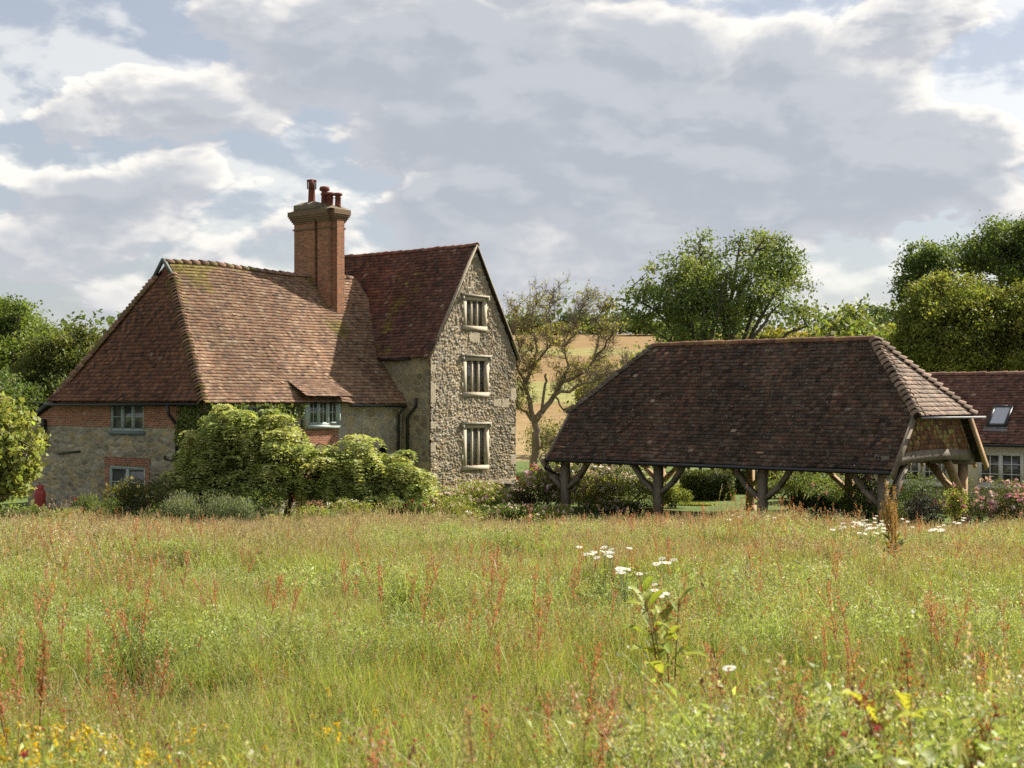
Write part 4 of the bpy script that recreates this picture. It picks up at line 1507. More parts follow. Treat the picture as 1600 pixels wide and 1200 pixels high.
def make_tree(name, label, cat, base, fork, blobs, clumps, per, leaf, pal, trunk_r=0.3, seed=1, spread=0.55, limbs=7, stems=1, up=0.35, aspect=0.55, shell=0.45, gap=0.0, mat='leaf', bark=(0.10, 0.085, 0.065), group=None, flat=0.75, droop=0.15, twig=0.018):
    """tapered trunk with limbs and a crown of leaf clumps. blobs: (x,y,z,rx,ry,rz) ellipsoids relative to the base"""
    r = np.random.default_rng(seed)
    root = empty(name, base)
    tag(root, label, cat, group)
    bl = np.array(blobs, float)
    vol = bl[:, 3] * bl[:, 4] * bl[:, 5]
    pick = r.choice(len(bl), clumps, p=vol / vol.sum())
    dirs = unit(r.normal(0, 1, (clumps, 3)))
    rad = (shell + (1 - shell) * r.random(clumps) ** 0.6)
    bump = 0.52 + 0.95 * fbm(dirs[:, 0] * 3.0 + dirs[:, 1] * 1.1 + pick * 3.1, dirs[:, 2] * 3.0 - dirs[:, 1] * 0.9, seed + 3, 3)
    C = bl[pick, :3] + dirs * bl[pick, 3:] * (rad * bump)[:, None]
    if gap > 0:
        nz = fbm(C[:, 0] * 0.55 + C[:, 2] * 0.35, C[:, 2] * 0.6 + C[:, 1] * 0.4, seed)
        C = C[nz > gap]
    n = len(C)
    # limbs -----------------------------------------------------------
    tb = MB()
    fk = np.array(fork, float)
    pal_b = np.array(bark)
    start = []
    for s in range(stems):
        off = np.array((r.normal(0, 0.25 * (stems > 1)), r.normal(0, 0.25 * (stems > 1)), 0.0))
        f2 = fk + np.array((r.normal(0, 0.9 * (stems > 1)), r.normal(0, 0.9 * (stems > 1)), 0))
        pts = bez(off + np.array((0, 0, -0.3)), off + (f2 - off) * np.array((0.35, 0.35, 0.55)), f2, 6)
        tb.tube(pts, list(np.linspace(trunk_r * 1.25, trunk_r * 0.72, 6)), 8, pal_b)
        start.append(f2)
    # farthest point limb tips
    tips = [int(r.integers(n))]
    dmin = np.linalg.norm(C - C[tips[0]], axis=1)
    for k in range(limbs - 1):
        j = int(np.argmax(dmin * r.uniform(0.8, 1, n)))
        tips.append(j)
        dmin = np.minimum(dmin, np.linalg.norm(C - C[j], axis=1))
    P, R = [], []
    for j in tips:
        f2 = start[int(np.argmin([np.linalg.norm(C[j][:2] - s_[:2]) for s_ in start]))]
        mid = f2 + (C[j] - f2) * np.array((0.35, 0.35, 0.62)) + r.normal(0, 0.3, 3)
        pts = bez(f2, mid, C[j], 9)
        pts[1:-1] += r.normal(0, 0.07, (7, 3)) * np.linalg.norm(C[j] - f2) * 0.15
        rr = np.linspace(trunk_r * 0.62, twig * 1.5, 9)
        tb.tube(pts, list(rr), 6, pal_b)
        P.append(pts[2:])
        R.append(rr[2:])
    P, R = np.concatenate(P), np.concatenate(R)
    for j in range(n):
        if j in tips:
            continue
        k = int(np.argmin(np.linalg.norm(P - C[j], axis=1) + np.maximum(0, P[:, 2] - C[j][2]) * 0.8))
        mid = (P[k] + C[j]) / 2 + r.normal(0, 0.12, 3) + np.array((0, 0, 0.1))
        r0 = min(R[k] * 0.7, 0.07)
        pts = bez(P[k], mid, C[j], 4)
        tb.tube(pts, [r0, r0 * 0.7, r0 * 0.5, twig * 0.6], 4, pal_b, cap=False)
    # leaves -----------------------------------------------------------
    lb = MB()
    per_c = np.maximum(4, (per * r.uniform(0.5, 1.5, n)).astype(int))
    ci = np.repeat(np.arange(n), per_c)
    sc = spread * r.uniform(0.7, 1.3, n)
    pos = C[ci] + r.normal(0, 1, (len(ci), 3)) * sc[ci][:, None] * np.array((0.62, 0.62, 0.62 * flat))
    pl = np.array(pal)
    cl = pl[r.integers(0, len(pl), n)] * r.uniform(0.75, 1.25, (n, 1))
    col = cl[ci] * r.uniform(0.7, 1.35, (len(ci), 1)) * (1 + r.normal(0, 0.06, (len(ci), 3)))
    leaf_quads(lb, pos, np.full(len(ci), leaf), np.clip(col, 0.005, 1), r, up, droop, aspect)
    tb.build('trunk', M['bark'], root, smooth=True)
    lb.build('crown', M[mat], root)
    return root


def make_shrub(name, label, cat, x, y, w, h, n, leaf, pal, seed=1, flowers=None, depth=None, lumps=9, group=None, mat='leaf', up=0.35, aspect=0.5, z=None, stems=6, droop=0.1, up_shape=1.0, rot=0.0):
    """a bush: several leafy lumps on short stems. flowers = (count, size, palette)"""
    r = np.random.default_rng(seed)
    root = empty(name, (x, y, gz(x, y) if z is None else z), rot)
    tag(root, label, cat, group)
    dp = depth or w * 0.7
    L = np.stack([r.uniform(-1, 1, lumps) * w * 0.36, r.uniform(-1, 1, lumps) * dp * 0.36, r.uniform(0.25, 0.82, lumps) * h], 1)
    L[:, 2] *= 1 - 0.35 * (np.abs(L[:, 0]) / (w * 0.5)) ** 2 * up_shape
    rr = np.stack([r.uniform(0.16, 0.30, lumps) * w, r.uniform(0.16, 0.30, lumps) * dp, r.uniform(0.18, 0.32, lumps) * h], 1)
    i = r.integers(0, lumps, n)
    d = unit(r.normal(0, 1, (n, 3)))
    pos = L[i] + d * rr[i] * (0.35 + 0.65 * r.random((n, 1)) ** 0.5) * r.uniform(0.8, 1.2, (n, 1))
    pos[:, 2] = np.maximum(pos[:, 2], 0.02 + 0.05 * r.random(n))
    pl = np.array(pal)
    lc = pl[r.integers(0, len(pl), lumps)] * r.uniform(0.8, 1.2, (lumps, 1))
    col = lc[i] * r.uniform(0.65, 1.4, (n, 1)) * (1 + r.normal(0, 0.06, (n, 3)))
    sb = MB()
    for k in range(stems):
        t = L[k % lumps]
        sb.tube(bez(np.array((r.normal(0, .05) * w, r.normal(0, .05) * dp, -0.1)), t * np.array((.5, .5, .6)), t, 5), [0.03, 0.025, 0.018, 0.012, 0.006], 5, (0.10, 0.08, 0.055))
    sb.build('stem', M['bark'], root)
    lb = MB()
    leaf_quads(lb, pos, np.full(n, leaf), np.clip(col, 0.004, 1), r, up, droop, aspect)
    lb.build('foliage', M[mat], root)
    if flowers:
        cnt, fs, fp = flowers
        j = r.integers(0, lumps, cnt)
        dd = unit(r.normal(0, 1, (cnt, 3)) + np.array((0, -0.5, 0.35)))
        pp = L[j] + dd * rr[j] * 1.08
        pp[:, 2] = np.maximum(pp[:, 2], 0.15)
        fpal = np.array(fp)
        fb = MB()
        k = 7
        fi = np.repeat(np.arange(cnt), k)
        fc = fpal[r.integers(0, len(fpal), cnt)][fi] * r.uniform(0.75, 1.15, (cnt * k, 1))
        leaf_quads(fb, pp[fi] + r.normal(0, fs * 0.26, (cnt * k, 3)), np.full(cnt * k, fs * 0.75), np.clip(fc, 0, .9), r, 0.3, 0, 0.85, 0.2)
        o = fb.build('blossom', M['petal'], root)
        o['kind'] = 'stuff'
    return root


# ------------------------------------------------------------------ trees
YG = [(0.178, 0.194, 0.039), (0.209, 0.217, 0.045), (0.155, 0.178, 0.039), (0.233, 0.225, 0.048)]
MG = [(0.140, 0.188, 0.053), (0.169, 0.216, 0.056), (0.122, 0.165, 0.048), (0.198, 0.235, 0.060)]
DG = [(0.099, 0.139, 0.041), (0.112, 0.157, 0.045), (0.082, 0.122, 0.037), (0.143, 0.179, 0.050)]


def tb_(px, py, d):
    """offset of a pictured point from the ground point below px at distance d"""
    return (px, py, d)


def blobs_px(px0, d, lst):
    """ellipsoids measured in the photograph turned into metres around the tree's own base"""
    X0 = at(px0, d)
    g0 = gz(X0, d)
    s = d / F
    return [((px - px0) * s, dy, zat(py, d) - g0, rx * s, ry, rz * s) for px, py, rx, rz, dy, ry in lst], (X0, d, g0)


# ash behind the barn
bl, b0 = blobs_px(1135, 80, [(1150, 440, 110, 70, 0, 3.2), (1045, 470, 62, 58, .5, 2.4), (1215, 450, 66, 72, -.4, 2.6), (1110, 420, 62, 52, .6, 2.5), (1180, 400, 62, 44, 0, 2.4), (1090, 500, 90, 40, 0, 3), (1262, 392, 20, 10, 0, 0.8), (995, 490, 26, 22, 0, 1.2), (1262, 470, 28, 45, 0, 1.5)])
make_tree('ash_tree', 'broad open-crowned ash tree with limbs showing through, rising behind the barn roof', 'tree', b0, (0.1, 0, 4.2), bl, 340, 105, 0.20, [(0.166, 0.215, 0.066), (0.137, 0.189, 0.062), (0.211, 0.247, 0.075), (0.121, 0.168, 0.060)], 0.27, 31, 0.60, 20, 3, gap=0.43, shell=0.35, flat=0.7, twig=0.03)

# big round tree on the right and its neighbours
bl, b0 = blobs_px(1490, 72, [(1490, 545, 90, 80, 0, 3.3), (1475, 478, 52, 42, 0, 2.2), (1428, 560, 42, 54, .3, 2.0), (1545, 500, 40, 50, -.6, 2.0), (1440, 512, 36, 36, -.9, 1.7), (1505, 445, 30, 24, 0, 1.3), (1465, 440, 22, 18, .3, 1.0), (1535, 458, 24, 22, -.2, 1.1), (1412, 520, 22, 26, 0, 1.0), (1500, 500, 40, 40, -1.6, 1.2), (1462, 560, 34, 36, -1.8, 1.2), (1540, 570, 34, 34, -1.5, 1.2)])
make_tree('broadleaf_tree', 'big rounded green tree with sunlit yellowish top, beside the right end of the barn roof', 'tree', b0, (0, 0, 2.0), bl, 330, 200, 0.165, [(0.186, 0.213, 0.046), (0.219, 0.237, 0.050), (0.154, 0.188, 0.042)], 0.3, 32, 0.52, 9, up=0.45, shell=0.6)
bl, b0 = blobs_px(1630, 70, [(1630, 540, 62, 86, 0, 3.2), (1615, 480, 44, 42, 0, 2), (1590, 530, 30, 60, -.5, 2)])
make_tree('broadleaf_tree', 'yellow-green rounded tree cut by the right edge of the photo above the cottage roof', 'tree', b0, (0, 0, 2.0), bl, 210, 190, 0.165, [(0.170, 0.178, 0.038), (0.196, 0.198, 0.043), (0.136, 0.155, 0.035)], 0.28, 33, 0.52, 7, up=0.45, shell=0.6)
bl, b0 = blobs_px(1448, 92, [(1448, 440, 38, 66, 0, 2.4), (1452, 400, 22, 30, 0, 1.5), (1430, 470, 34, 40, 0, 1.8), (1470, 410, 14, 26, 0, 1.2)])
make_tree('dark_tree', 'narrow dark tree standing behind and left of the big rounded tree', 'tree', b0, (0, 0, 4.0), bl, 130, 150, 0.21, DG, 0.3, 34, 0.55, 6, gap=0.36, shell=0.4)
bl, b0 = blobs_px(1560, 95, [(1560, 430, 76, 70, 0, 3.5), (1600, 390, 60, 48, 0, 3), (1520, 400, 34, 34, 0, 2), (1650, 420, 60, 80, 0, 3), (1590, 355, 34, 20, 0, 2)])
make_tree('dark_tree', 'tall dark tree topping the picture on the far right behind the rounded trees', 'tree', b0, (0, 0, 4.0), bl, 290, 160, 0.22, DG, 0.35, 35, 0.6, 8, gap=0.36, shell=0.4)

# trees left of the house
bl, b0 = blobs_px(10, 76, [(5, 560, 72, 90, 0, 3.2), (10, 495, 48, 34, 0, 2.2), (62, 545, 28, 36, -.4, 1.6), (40, 590, 40, 50, -.7, 2), (-40, 520, 50, 60, 0, 2.6)])
make_tree('broadleaf_tree', 'tall leafy tree at the left edge of the photo behind the farmhouse', 'tree', b0, (0, 0, 2.4), bl, 300, 180, 0.17, [(0.146, 0.202, 0.046), (0.177, 0.231, 0.049), (0.125, 0.173, 0.042)], 0.3, 36, 0.55, 9, shell=0.5, gap=0.30)
bl, b0 = blobs_px(98, 64, [(95, 590, 56, 62, 0, 2.4), (115, 548, 38, 30, 0, 1.7), (60, 610, 36, 46, 0, 1.8), (140, 580, 26, 50, .4, 1.5)])
make_tree('broadleaf_tree', 'shorter darker tree leaning against the left slope of the farmhouse roof', 'tree', b0, (0, 0, 1.6), bl, 210, 160, 0.155, [(0.121, 0.144, 0.039), (0.151, 0.166, 0.043), (0.101, 0.125, 0.035)], 0.24, 37, 0.45, 8, shell=0.5)
bl, b0 = blobs_px(-5, 58, [(0, 650, 60, 70, 0, 2.2), (30, 690, 46, 60, 0, 2.0), (40, 640, 30, 40, 0, 1.2)])
make_tree('broadleaf_tree', 'low shaded tree filling the gap left of the farmhouse wall', 'tree', b0, (0, 0, 0.8), bl, 150, 100, 0.17, DG, 0.2, 38, 0.42, 6, shell=0.4)

# pale fig tree in the left foreground
bl, b0 = blobs_px(-30, 40, [(-10, 690, 62, 58, 0, 1.4), (35, 705, 36, 34, -.2, .9), (5, 640, 34, 26, 0, .8), (-20, 740, 60, 44, 0, 1.3), (48, 660, 22, 18, 0, .5), (25, 750, 26, 22, -.2, .6), (74, 708, 10, 8, 0, .3)])
make_tree('fig_tree', 'pale green big-leaved fig tree reaching into the left edge in front of the house', 'tree', b0, (0, 0, 0.9), bl, 240, 32, 0.175, [(0.270, 0.296, 0.090), (0.306, 0.332, 0.100), (0.234, 0.270, 0.082)], 0.12, 39, 0.22, 12, shell=0.3, aspect=0.75, up=0.55, droop=0.4, bark=(0.2, 0.17, 0.12))

# woods and hedgerow trees further off: one crown built once, copied
bl = [(0, 0, 4.2, 3.0, 3.0, 2.8), (1.3, 0.4, 3.4, 2.2, 2.0, 2.2), (-1.5, -0.3, 3.2, 2.1, 2.0, 2.1), (0.2, 0, 5.8, 1.8, 1.8, 1.4)]
far_a = make_tree('hill_tree', 'x', 'tree', (0, 0, 0), (0, 0, 1.5), bl, 130, 46, 0.42, MG, 0.22, 40, 0.75, 5, shell=0.5)
far_b = make_tree('hill_tree', 'x', 'tree', (0, 0, 0), (0, 0, 1.2), [(0, 0, 3.2, 3.6, 3, 2.2), (1.8, 0, 2.6, 2.3, 2, 1.8), (-1.4, 0, 4.2, 1.9, 1.8, 1.5)], 120, 46, 0.42, YG, 0.22, 41, 0.75, 5, shell=0.5)
far_c = make_tree('hill_tree', 'x', 'tree', (0, 0, 0), (0, 0, 1.5), bl, 130, 46, 0.42, [(0.087, 0.128, 0.056), (0.102, 0.138, 0.064), (0.075, 0.113, 0.053)], 0.22, 42, 0.75, 5, shell=0.45)
used = set()
# (px, py of the top, distance, width factor, source, label, group)
hill = [(830, 492, 262, 1.5, far_c, 'dark hilltop tree just right of the gable above the brown field'),
        (868, 500, 256, 1.3, far_b, 'yellow-green hilltop tree above the middle of the brown field'),
        (905, 486, 266, 1.5, far_c, 'tallest dark round tree on the skyline left of the ash'),
        (938, 505, 258, 1.2, far_a, 'small mid green hilltop tree above the right part of the brown field'),
        (968, 490, 280, 1.6, far_c, 'dark hilltop tree touching the left edge of the ash crown'),
        (1010, 500, 250, 1.6, far_a, 'hill tree seen through the lower left of the ash crown'),
        (1292, 482, 150, 1.6, far_b, 'bright green tree on the slope right of the ash'),
        (1332, 496, 140, 1.3, far_a, 'mid green tree on the slope in the dip between ash and rounded tree'),
        (1368, 480, 210, 1.9, far_c, 'bluish dark wood tree on the skyline left of the big rounded tree'),
        (1325, 492, 225, 1.5, far_c, 'bluish distant tree on the skyline in the dip right of the ash'),
        (1400, 486, 150, 1.3, far_b, 'bright green hill tree half behind the big rounded tree'),
        (1245, 492, 150, 1.5, far_b, 'bright green slope tree showing under the right half of the ash'),
        (1190, 496, 145, 1.5, far_b, 'sunlit green slope tree showing between the ash stems'),
        (1130, 500, 150, 1.5, far_b, 'sunlit green slope tree behind the middle of the barn ridge'),
        (1070, 506, 145, 1.4, far_a, 'mid green slope tree behind the left end of the barn ridge'),
        (1290, 520, 100, 1.0, far_b, 'low yellow-green tree just above the barn ridge right of the ash'),
        (1345, 530, 100, 0.8, far_a, 'low mid green tree just above the right end of the barn ridge'),
        (1000, 525, 100, 0.9, far_b, 'low yellow-green tree just left of the barn ridge under the ash'),
        (795, 505, 300, 1.6, far_a, 'mid green skyline tree peeping out beside the gable slope')]
for i, (px, py, d, wf, src, lab) in enumerate(hill):
    if src.name in used:
        t = copy_tree(src)
    else:
        t = src
        used.add(src.name)
    X = at(px, d)
    g = gz(X, d)
    h = zat(py, d) - g
    t.location = (X, d, g - 0.3)
    s = (h + 0.3) / 7.0
    wv = max(s, 0.75 * wf)
    t.scale = (wv, wv, s)
    t.rotation_euler = (0, 0, i * 1.7)
    t['label'] = lab
    t['group'] = 'trees on the hill behind'


# far wood beyond the hill, one mass
def far_wood():
    r = np.random.default_rng(77)
    mb = MB()
    n = 420
    X = r.uniform(-260, 330, n)
    Y = r.uniform(290, 330, n)
    Z = ground(X, Y)
    H = r.uniform(5, 8.5, n) + np.clip((X - 60) / 80, 0, 1) * 2.5
    per = 42
    ci = np.repeat(np.arange(n), per)
    d = unit(r.normal(0, 1, (n * per, 3)))
    pos = np.stack([X[ci], Y[ci], Z[ci] + H[ci] * 0.55], 1) + d * np.stack([H[ci] * .55, H[ci] * .5, H[ci] * .5], 1) * (0.5 + 0.5 * r.random((n * per, 1)))
    cl = np.array(DG)[r.integers(0, 4, n)] * r.uniform(0.9, 1.5, (n, 1))
    leaf_quads(mb, pos, np.full(n * per, 1.3), cl[ci] * r.uniform(0.7, 1.3, (n * per, 1)), r, 0.5, 0, 0.7)
    o = mb.build('far_wood', M['leaf_dense'])
    o['kind'] = 'stuff'
    o['label'] = 'line of dark woodland along the far hilltop'
    o['category'] = 'wood'


far_wood()


# nearly bare old tree behind the gable -----------------------------------
def bare_tree():
    d0 = 66.0
    px0 = 836
    X0 = at(px0, d0)
    g0 = gz(X0, d0)
    root = empty('bare_tree', (X0, d0, g0))
    tag(root, 'old grey tree with crooked almost bare branches and few yellowish leaves right of the gable', 'tree')
    r = np.random.default_rng(5)
    s = d0 / F
    pt = lambda px, py, dy=0.0: np.array(((px - px0) * s, dy, zat(py, d0) - g0))
    tb = MB()
    bc = np.array((0.21, 0.17, 0.115))
    limbs = [  # (points in px, depth drift, radii)
        ([(834, 740), (838, 690), (836, 662), (846, 645)], 0, 0.28, 0.2),
        ([(846, 645), (866, 618), (880, 596), (890, 570), (884, 540), (892, 505)], 1.5, 0.18, 0.04),
        ([(836, 662), (828, 628), (820, 600), (834, 570), (838, 540), (830, 500), (838, 462)], -0.8, 0.17, 0.03),
        ([(880, 596), (905, 586), (930, 560), (948, 535), (962, 520)], 0.5, 0.12, 0.03),
        ([(866, 618), (900, 604), (935, 592), (965, 578), (990, 566)], -1.2, 0.11, 0.025),
        ([(905, 586), (925, 580), (950, 585), (975, 600)], 1.0, 0.07, 0.02),
        ([(820, 600), (808, 575), (812, 545), (802, 515), (806, 478)], 0.6, 0.10, 0.025),
        ([(834, 570), (855, 545), (862, 515), (858, 480), (866, 455)], 0.8, 0.09, 0.02),
        ([(884, 540), (902, 515), (905, 490), (918, 468)], -0.6, 0.07, 0.02),
        ([(930, 560), (935, 530), (930, 505), (940, 485)], -0.5, 0.06, 0.02),
        ([(838, 700), (856, 692), (880, 682), (902, 668)], -1.0, 0.12, 0.05),
        ([(846, 645), (852, 600), (853, 585)], 0.4, 0.09, 0.07),
        ([(836, 662), (815, 640), (800, 625), (792, 600), (800, 570)], -0.4, 0.10, 0.025),
        ([(880, 640), (905, 634), (930, 628), (950, 640)], 0.6, 0.06, 0.02),
        ([(866, 618), (880, 640)], 0.1, 0.07, 0.05)]
    ends = []

    def twig(p, dr, length, rad, lev):
        n = 4
        pts = [p]
        d = dr
        for i in range(n):
            d = unit((d + r.normal(0, 0.30, 3) + np.array((0, 0, 0.10)))[None])[0]
            pts.append(pts[-1] + d * length / n)
        tb.tube(pts, list(np.linspace(rad, rad * 0.45, n + 1)), 4 if lev > 0 else 3, bc * r.uniform(0.8, 1.2), cap=False)
        if lev > 0:
            for i in range(1, n + 1):
                for q in range(2 if lev > 1 else int(r.integers(1, 3))):
                    nd = unit((d + r.normal(0, 0.85, 3))[None])[0]
                    twig(pts[i], nd, length * r.uniform(0.45, 0.7), rad * 0.55, lev - 1)
        else:
            ends.append((pts[-1], pts[-2], pts[2]))
    for pts, dy, ra, rb in limbs:
        n = len(pts)
        P = np.array([pt(px, py, dy * i / (n - 1)) for i, (px, py) in enumerate(pts)])
        # finer, slightly crooked path
        Q = [P[0]]
        for i in range(n - 1):
            for t in (0.33, 0.66, 1.0):
                Q.append(P[i] * (1 - t) + P[i + 1] * t + (r.normal(0, 0.05, 3) if t < 1 else 0))
        tb.tube(Q, list(np.linspace(ra * 0.78, rb * 0.8, len(Q))), 7, bc)
        if rb < 0.06:
            for i in range(3, len(Q)):
                k = 3
                for q in range(k):
                    d = unit((Q[i] - Q[i - 1])[None])[0]
                    nd = unit((d * 0.6 + r.normal(0, 0.75, 3) + np.array((0, 0, 0.05)))[None])[0]
                    twig(Q[i], nd, r.uniform(0.4, 0.8), 0.017, 2)
    tb.build('trunk', M['bark'], root, smooth=True)
    E_ = np.array([e[j] for e in ends for j in (0, 1)])
    k = 2
    pos = np.repeat(E_, k, 0) + r.normal(0, 0.10, (len(E_) * k, 3))
    keep = ((fbm(pos[:, 0] * 0.7, pos[:, 2] * 0.7, 4) > 0.5) & (r.random(len(pos)) < 0.09)) | (r.random(len(pos)) < 0.018)
    pos = pos[keep]
    pal = np.array([(0.30, 0.30, 0.085), (0.35, 0.32, 0.10), (0.26, 0.27, 0.075), (0.34, 0.28, 0.10)])
    lb = MB()
    leaf_quads(lb, pos, np.full(len(pos), 0.14), pal[r.integers(0, 4, len(pos))] * r.uniform(0.7, 1.3, (len(pos), 1)), r, 0.3)
    lb.build('crown', M['leaf'], root)


bare_tree()


# spreading sumac with drooping feathered leaves, in front of the house ----------
def sumac():
    d0 = 46.3
    px0 = 448
    X0 = at(px0, d0)
    g0 = gz(X0, d0)
    root = empty('sumac_tree', (X0, d0, g0))
    tag(root, 'wide spreading sumac tree with drooping feathery leaves in front of the house', 'tree')
    r = np.random.default_rng(9)
    s = d0 / F
    # domed canopy: (px, py, half width px, half height px, depth offset m, half depth m)
    pads = [(380, 692, 74, 46, 0, 1.2), (322, 715, 40, 48, 0, .9), (440, 684, 68, 42, 0, 1.2), (470, 722, 82, 46, -.2, 1.3), (548, 722, 60, 38, 0, 1.1),
            (612, 736, 54, 34, 0, .9), (646, 756, 30, 26, 0, .6), (345, 765, 52, 30, 0, .9), (560, 768, 58, 30, -.2, 1.0), (425, 745, 60, 26, -.4, .9),
            (362, 655, 40, 20, 0, .6), (620, 778, 40, 22, 0, .7), (300, 755, 26, 34, 0, .6), (480, 655, 26, 18, 0, .5), (400, 770, 40, 18, -.5, .5), (500, 690, 50, 34, .5, .8), (430, 715, 50, 34, .4, 1.0), (520, 755, 50, 26, .3, .9), (350, 735, 46, 32, .4, .9)]
    tips, axes = [], []
    for px, py, hw, hz, dy, dp in pads:
        n = int(hw * hz * 0.021) + 10
        d = unit(r.normal(0, 1, (n, 3)) + np.array((0, -0.25, 0.35)))
        q = (0.55 + 0.5 * r.random(n))[:, None]
        q = q * (0.6 + 0.75 * vnoise(d[:, 0] * 3.2 + px, d[:, 2] * 3.2 + py))[:, None]
        q = q * np.where(r.random(n) < 0.08, r.uniform(1.1, 1.35, n), 1.0)[:, None]
        tips.append(np.array(((px - px0) * s, dy, zat(py, d0) - g0)) + d * np.array((hw * s, dp, hz * s)) * q)
    pads = [(a_, b_, c_, 1, 1) for a_, b_, c_, *_ in pads]
    tips = np.concatenate(tips)
    tips = tips[tips[:, 2] > 0.35]
    wx = tips[:, 0] / s + px0          # keep the casement and its brick panel in view over the canopy
    tips = tips[~((wx > 462) & (wx < 540) & (tips[:, 2] > zat(690, d0) - g0 - (wx - 462) / 78 * 0.3))]
    # frond rosettes
    nf, nl = 9, 7
    n = len(tips)
    az = r.uniform(0, 2 * np.pi, (n, nf))
    Lf = r.uniform(0.26, 0.60, (n, nf))
    out = np.stack([np.cos(az), np.sin(az), np.zeros_like(az)], -1)
    t = np.linspace(0.18, 1, nl)
    # each frond rises a little then droops
    P = tips[:, None, None, :] + out[:, :, None, :] * (Lf[:, :, None] * np.sin(t * 1.35))[..., None] + np.array((0, 0, 1.0)) * (Lf[:, :, None] * (0.42 * t - 1.15 * t ** 2.0))[..., None]
    side = np.stack([-np.sin(az), np.cos(az), np.zeros_like(az)], -1)
    lw = 0.10 * np.sin(np.pi * (0.15 + 0.8 * t)) + 0.03
    pal = np.array([(0.335, 0.385, 0.135), (0.385, 0.425, 0.155), (0.285, 0.345, 0.115), (0.43, 0.44, 0.18)])
    cr = pal[r.integers(0, 4, n)] * r.uniform(0.8, 1.2, (n, 1))
    lb = MB()
    for sg in (-1, 1):
        b = P
        tipv = P + side[:, :, None, :] * (sg * lw * 1.25)[None, None, :, None] + out[:, :, None, :] * 0.045 + np.array((0, 0, -0.035))
        w = out[:, :, None, :] * 0.024 + r.normal(0, 0.022, b.shape)
        mid = (b + tipv) / 2
        q = np.stack([b, mid + w, tipv, mid - w], -2).reshape(-1, 4, 3)
        c = np.repeat(np.repeat(cr[:, None], nf, 1)[:, :, None], nl, 2).reshape(-1, 3) * r.uniform(0.75, 1.3, (n * nf * nl, 1))
        lb.quads(q, c)
    # trunk and limbs
    tb = MB()
    bc = (0.13, 0.10, 0.07)
    fk = np.array((0.15, 0, 0.75))
    tb.tube(bez(np.array((0, 0, -0.1)), np.array((-0.05, 0, .4)), fk, 5), [0.15, 0.13, 0.115, 0.11, 0.10], 8, bc)
    nodes = [fk]
    for px, py, hw, dp, th in pads:
        e = np.array(((px - px0) * s, r.normal(0, 0.3), max(0.6, zat(py, d0) - g0 - 0.05)))
        m_ = fk + (e - fk) * np.array((.5, .5, .65)) + np.array((0, 0, 0.15))
        pts = bez(fk, m_, e, 8)
        tb.tube(pts, list(np.linspace(0.085, 0.02, 8)), 6, bc)
        nodes += list(pts[2:])
    nodes = np.array(nodes)
    for tp in tips[::2]:
        k = int(np.argmin(np.linalg.norm(nodes - tp, axis=1)))
        tb.tube(bez(nodes[k], (nodes[k] + tp) / 2 + np.array((0, 0, .05)), tp, 4), [0.018, 0.014, 0.011, 0.008], 4, bc, cap=False)
    tb.build('trunk', M['bark'], root, smooth=True)
    lb.build('crown', M['leaf'], root)


sumac()

# ------------------------------------------------------------------ garden planting
GRN = [(0.163, 0.208, 0.059), (0.196, 0.240, 0.070), (0.130, 0.176, 0.052)]
LIME = [(0.261, 0.285, 0.069), (0.223, 0.256, 0.059), (0.297, 0.311, 0.078)]
GREY = [(0.178, 0.209, 0.118), (0.203, 0.225, 0.135), (0.144, 0.183, 0.094)]
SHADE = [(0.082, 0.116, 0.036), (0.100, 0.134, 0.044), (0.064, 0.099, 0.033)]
PINK = [(0.62, 0.42, 0.46), (0.66, 0.50, 0.52), (0.55, 0.33, 0.40)]
WHITE = [(0.70, 0.66, 0.58), (0.66, 0.60, 0.52), (0.72, 0.62, 0.58)]
DPINK = [(0.50, 0.20, 0.30), (0.58, 0.28, 0.36), (0.60, 0.36, 0.42)]
RED = [(0.35, 0.02, 0.045), (0.28, 0.015, 0.035)]
SC = 1 / F


def shrub_px(name, label, cat, px, top, d, wpx, n, leaf, pal, base=None, **kw):
    x = at(px, d)
    g = gz(x, d) if base is None else zat(base, d)
    h = zat(top, d) - g
    return make_shrub(name, label, cat, x, d, wpx * d * SC, h, n, leaf, pal, z=g, **kw)


shrub_px('ornamental_shrub', 'bushy shrub with pale yellow shoot tips below the lower casement window', 'shrub', 218, 734, 45.0, 124, 5600, 0.085, [(0.10, 0.115, 0.03), (0.16, 0.15, 0.045), (0.055, 0.07, 0.022), (0.08, 0.095, 0.03)], seed=51, lumps=14, up_shape=1.6, flowers=(26, 0.10, [(0.42, 0.33, 0.16), (0.40, 0.26, 0.16)]))
lav = [(150, 782, 44.3, 60, 'low grey-green plant at the foot of the stone end wall'), (262, 776, 44.2, 90, 'grey-green lavender clump left of the downpipe foot'), (318, 778, 43.9, 90, 'bluish lavender clump under the left reach of the sumac'), (385, 784, 43.6, 80, 'spiky lavender clump in front of the sumac shade')]
for i, (px, top, d, w, lab) in enumerate(lav):
    shrub_px('lavender_clump', lab, 'plant', px, top - 12, d - 0.6, w * 1.15, 3600, 0.10, GREY if i else GRN, seed=60 + i, lumps=12, aspect=0.18, droop=-0.6, up=0.0, group='lavender clumps along the house front')
shrub_px('leafy_plant', 'low green weeds around the red gas bottle', 'plant', 28, 786, 43.2, 110, 2600, 0.09, GRN, seed=66, lumps=10)
shrub_px('leafy_plant', 'patch of pale weeds left of the stone end wall corner', 'plant', 112, 788, 42.8, 90, 2000, 0.08, LIME, seed=67, lumps=10)
shrub_px('dark_shrub', 'dark shaded shrub under the left side of the sumac', 'shrub', 345, 715, 48.0, 150, 6500, 0.09, SHADE, seed=68, lumps=12, mat='leaf_dense')
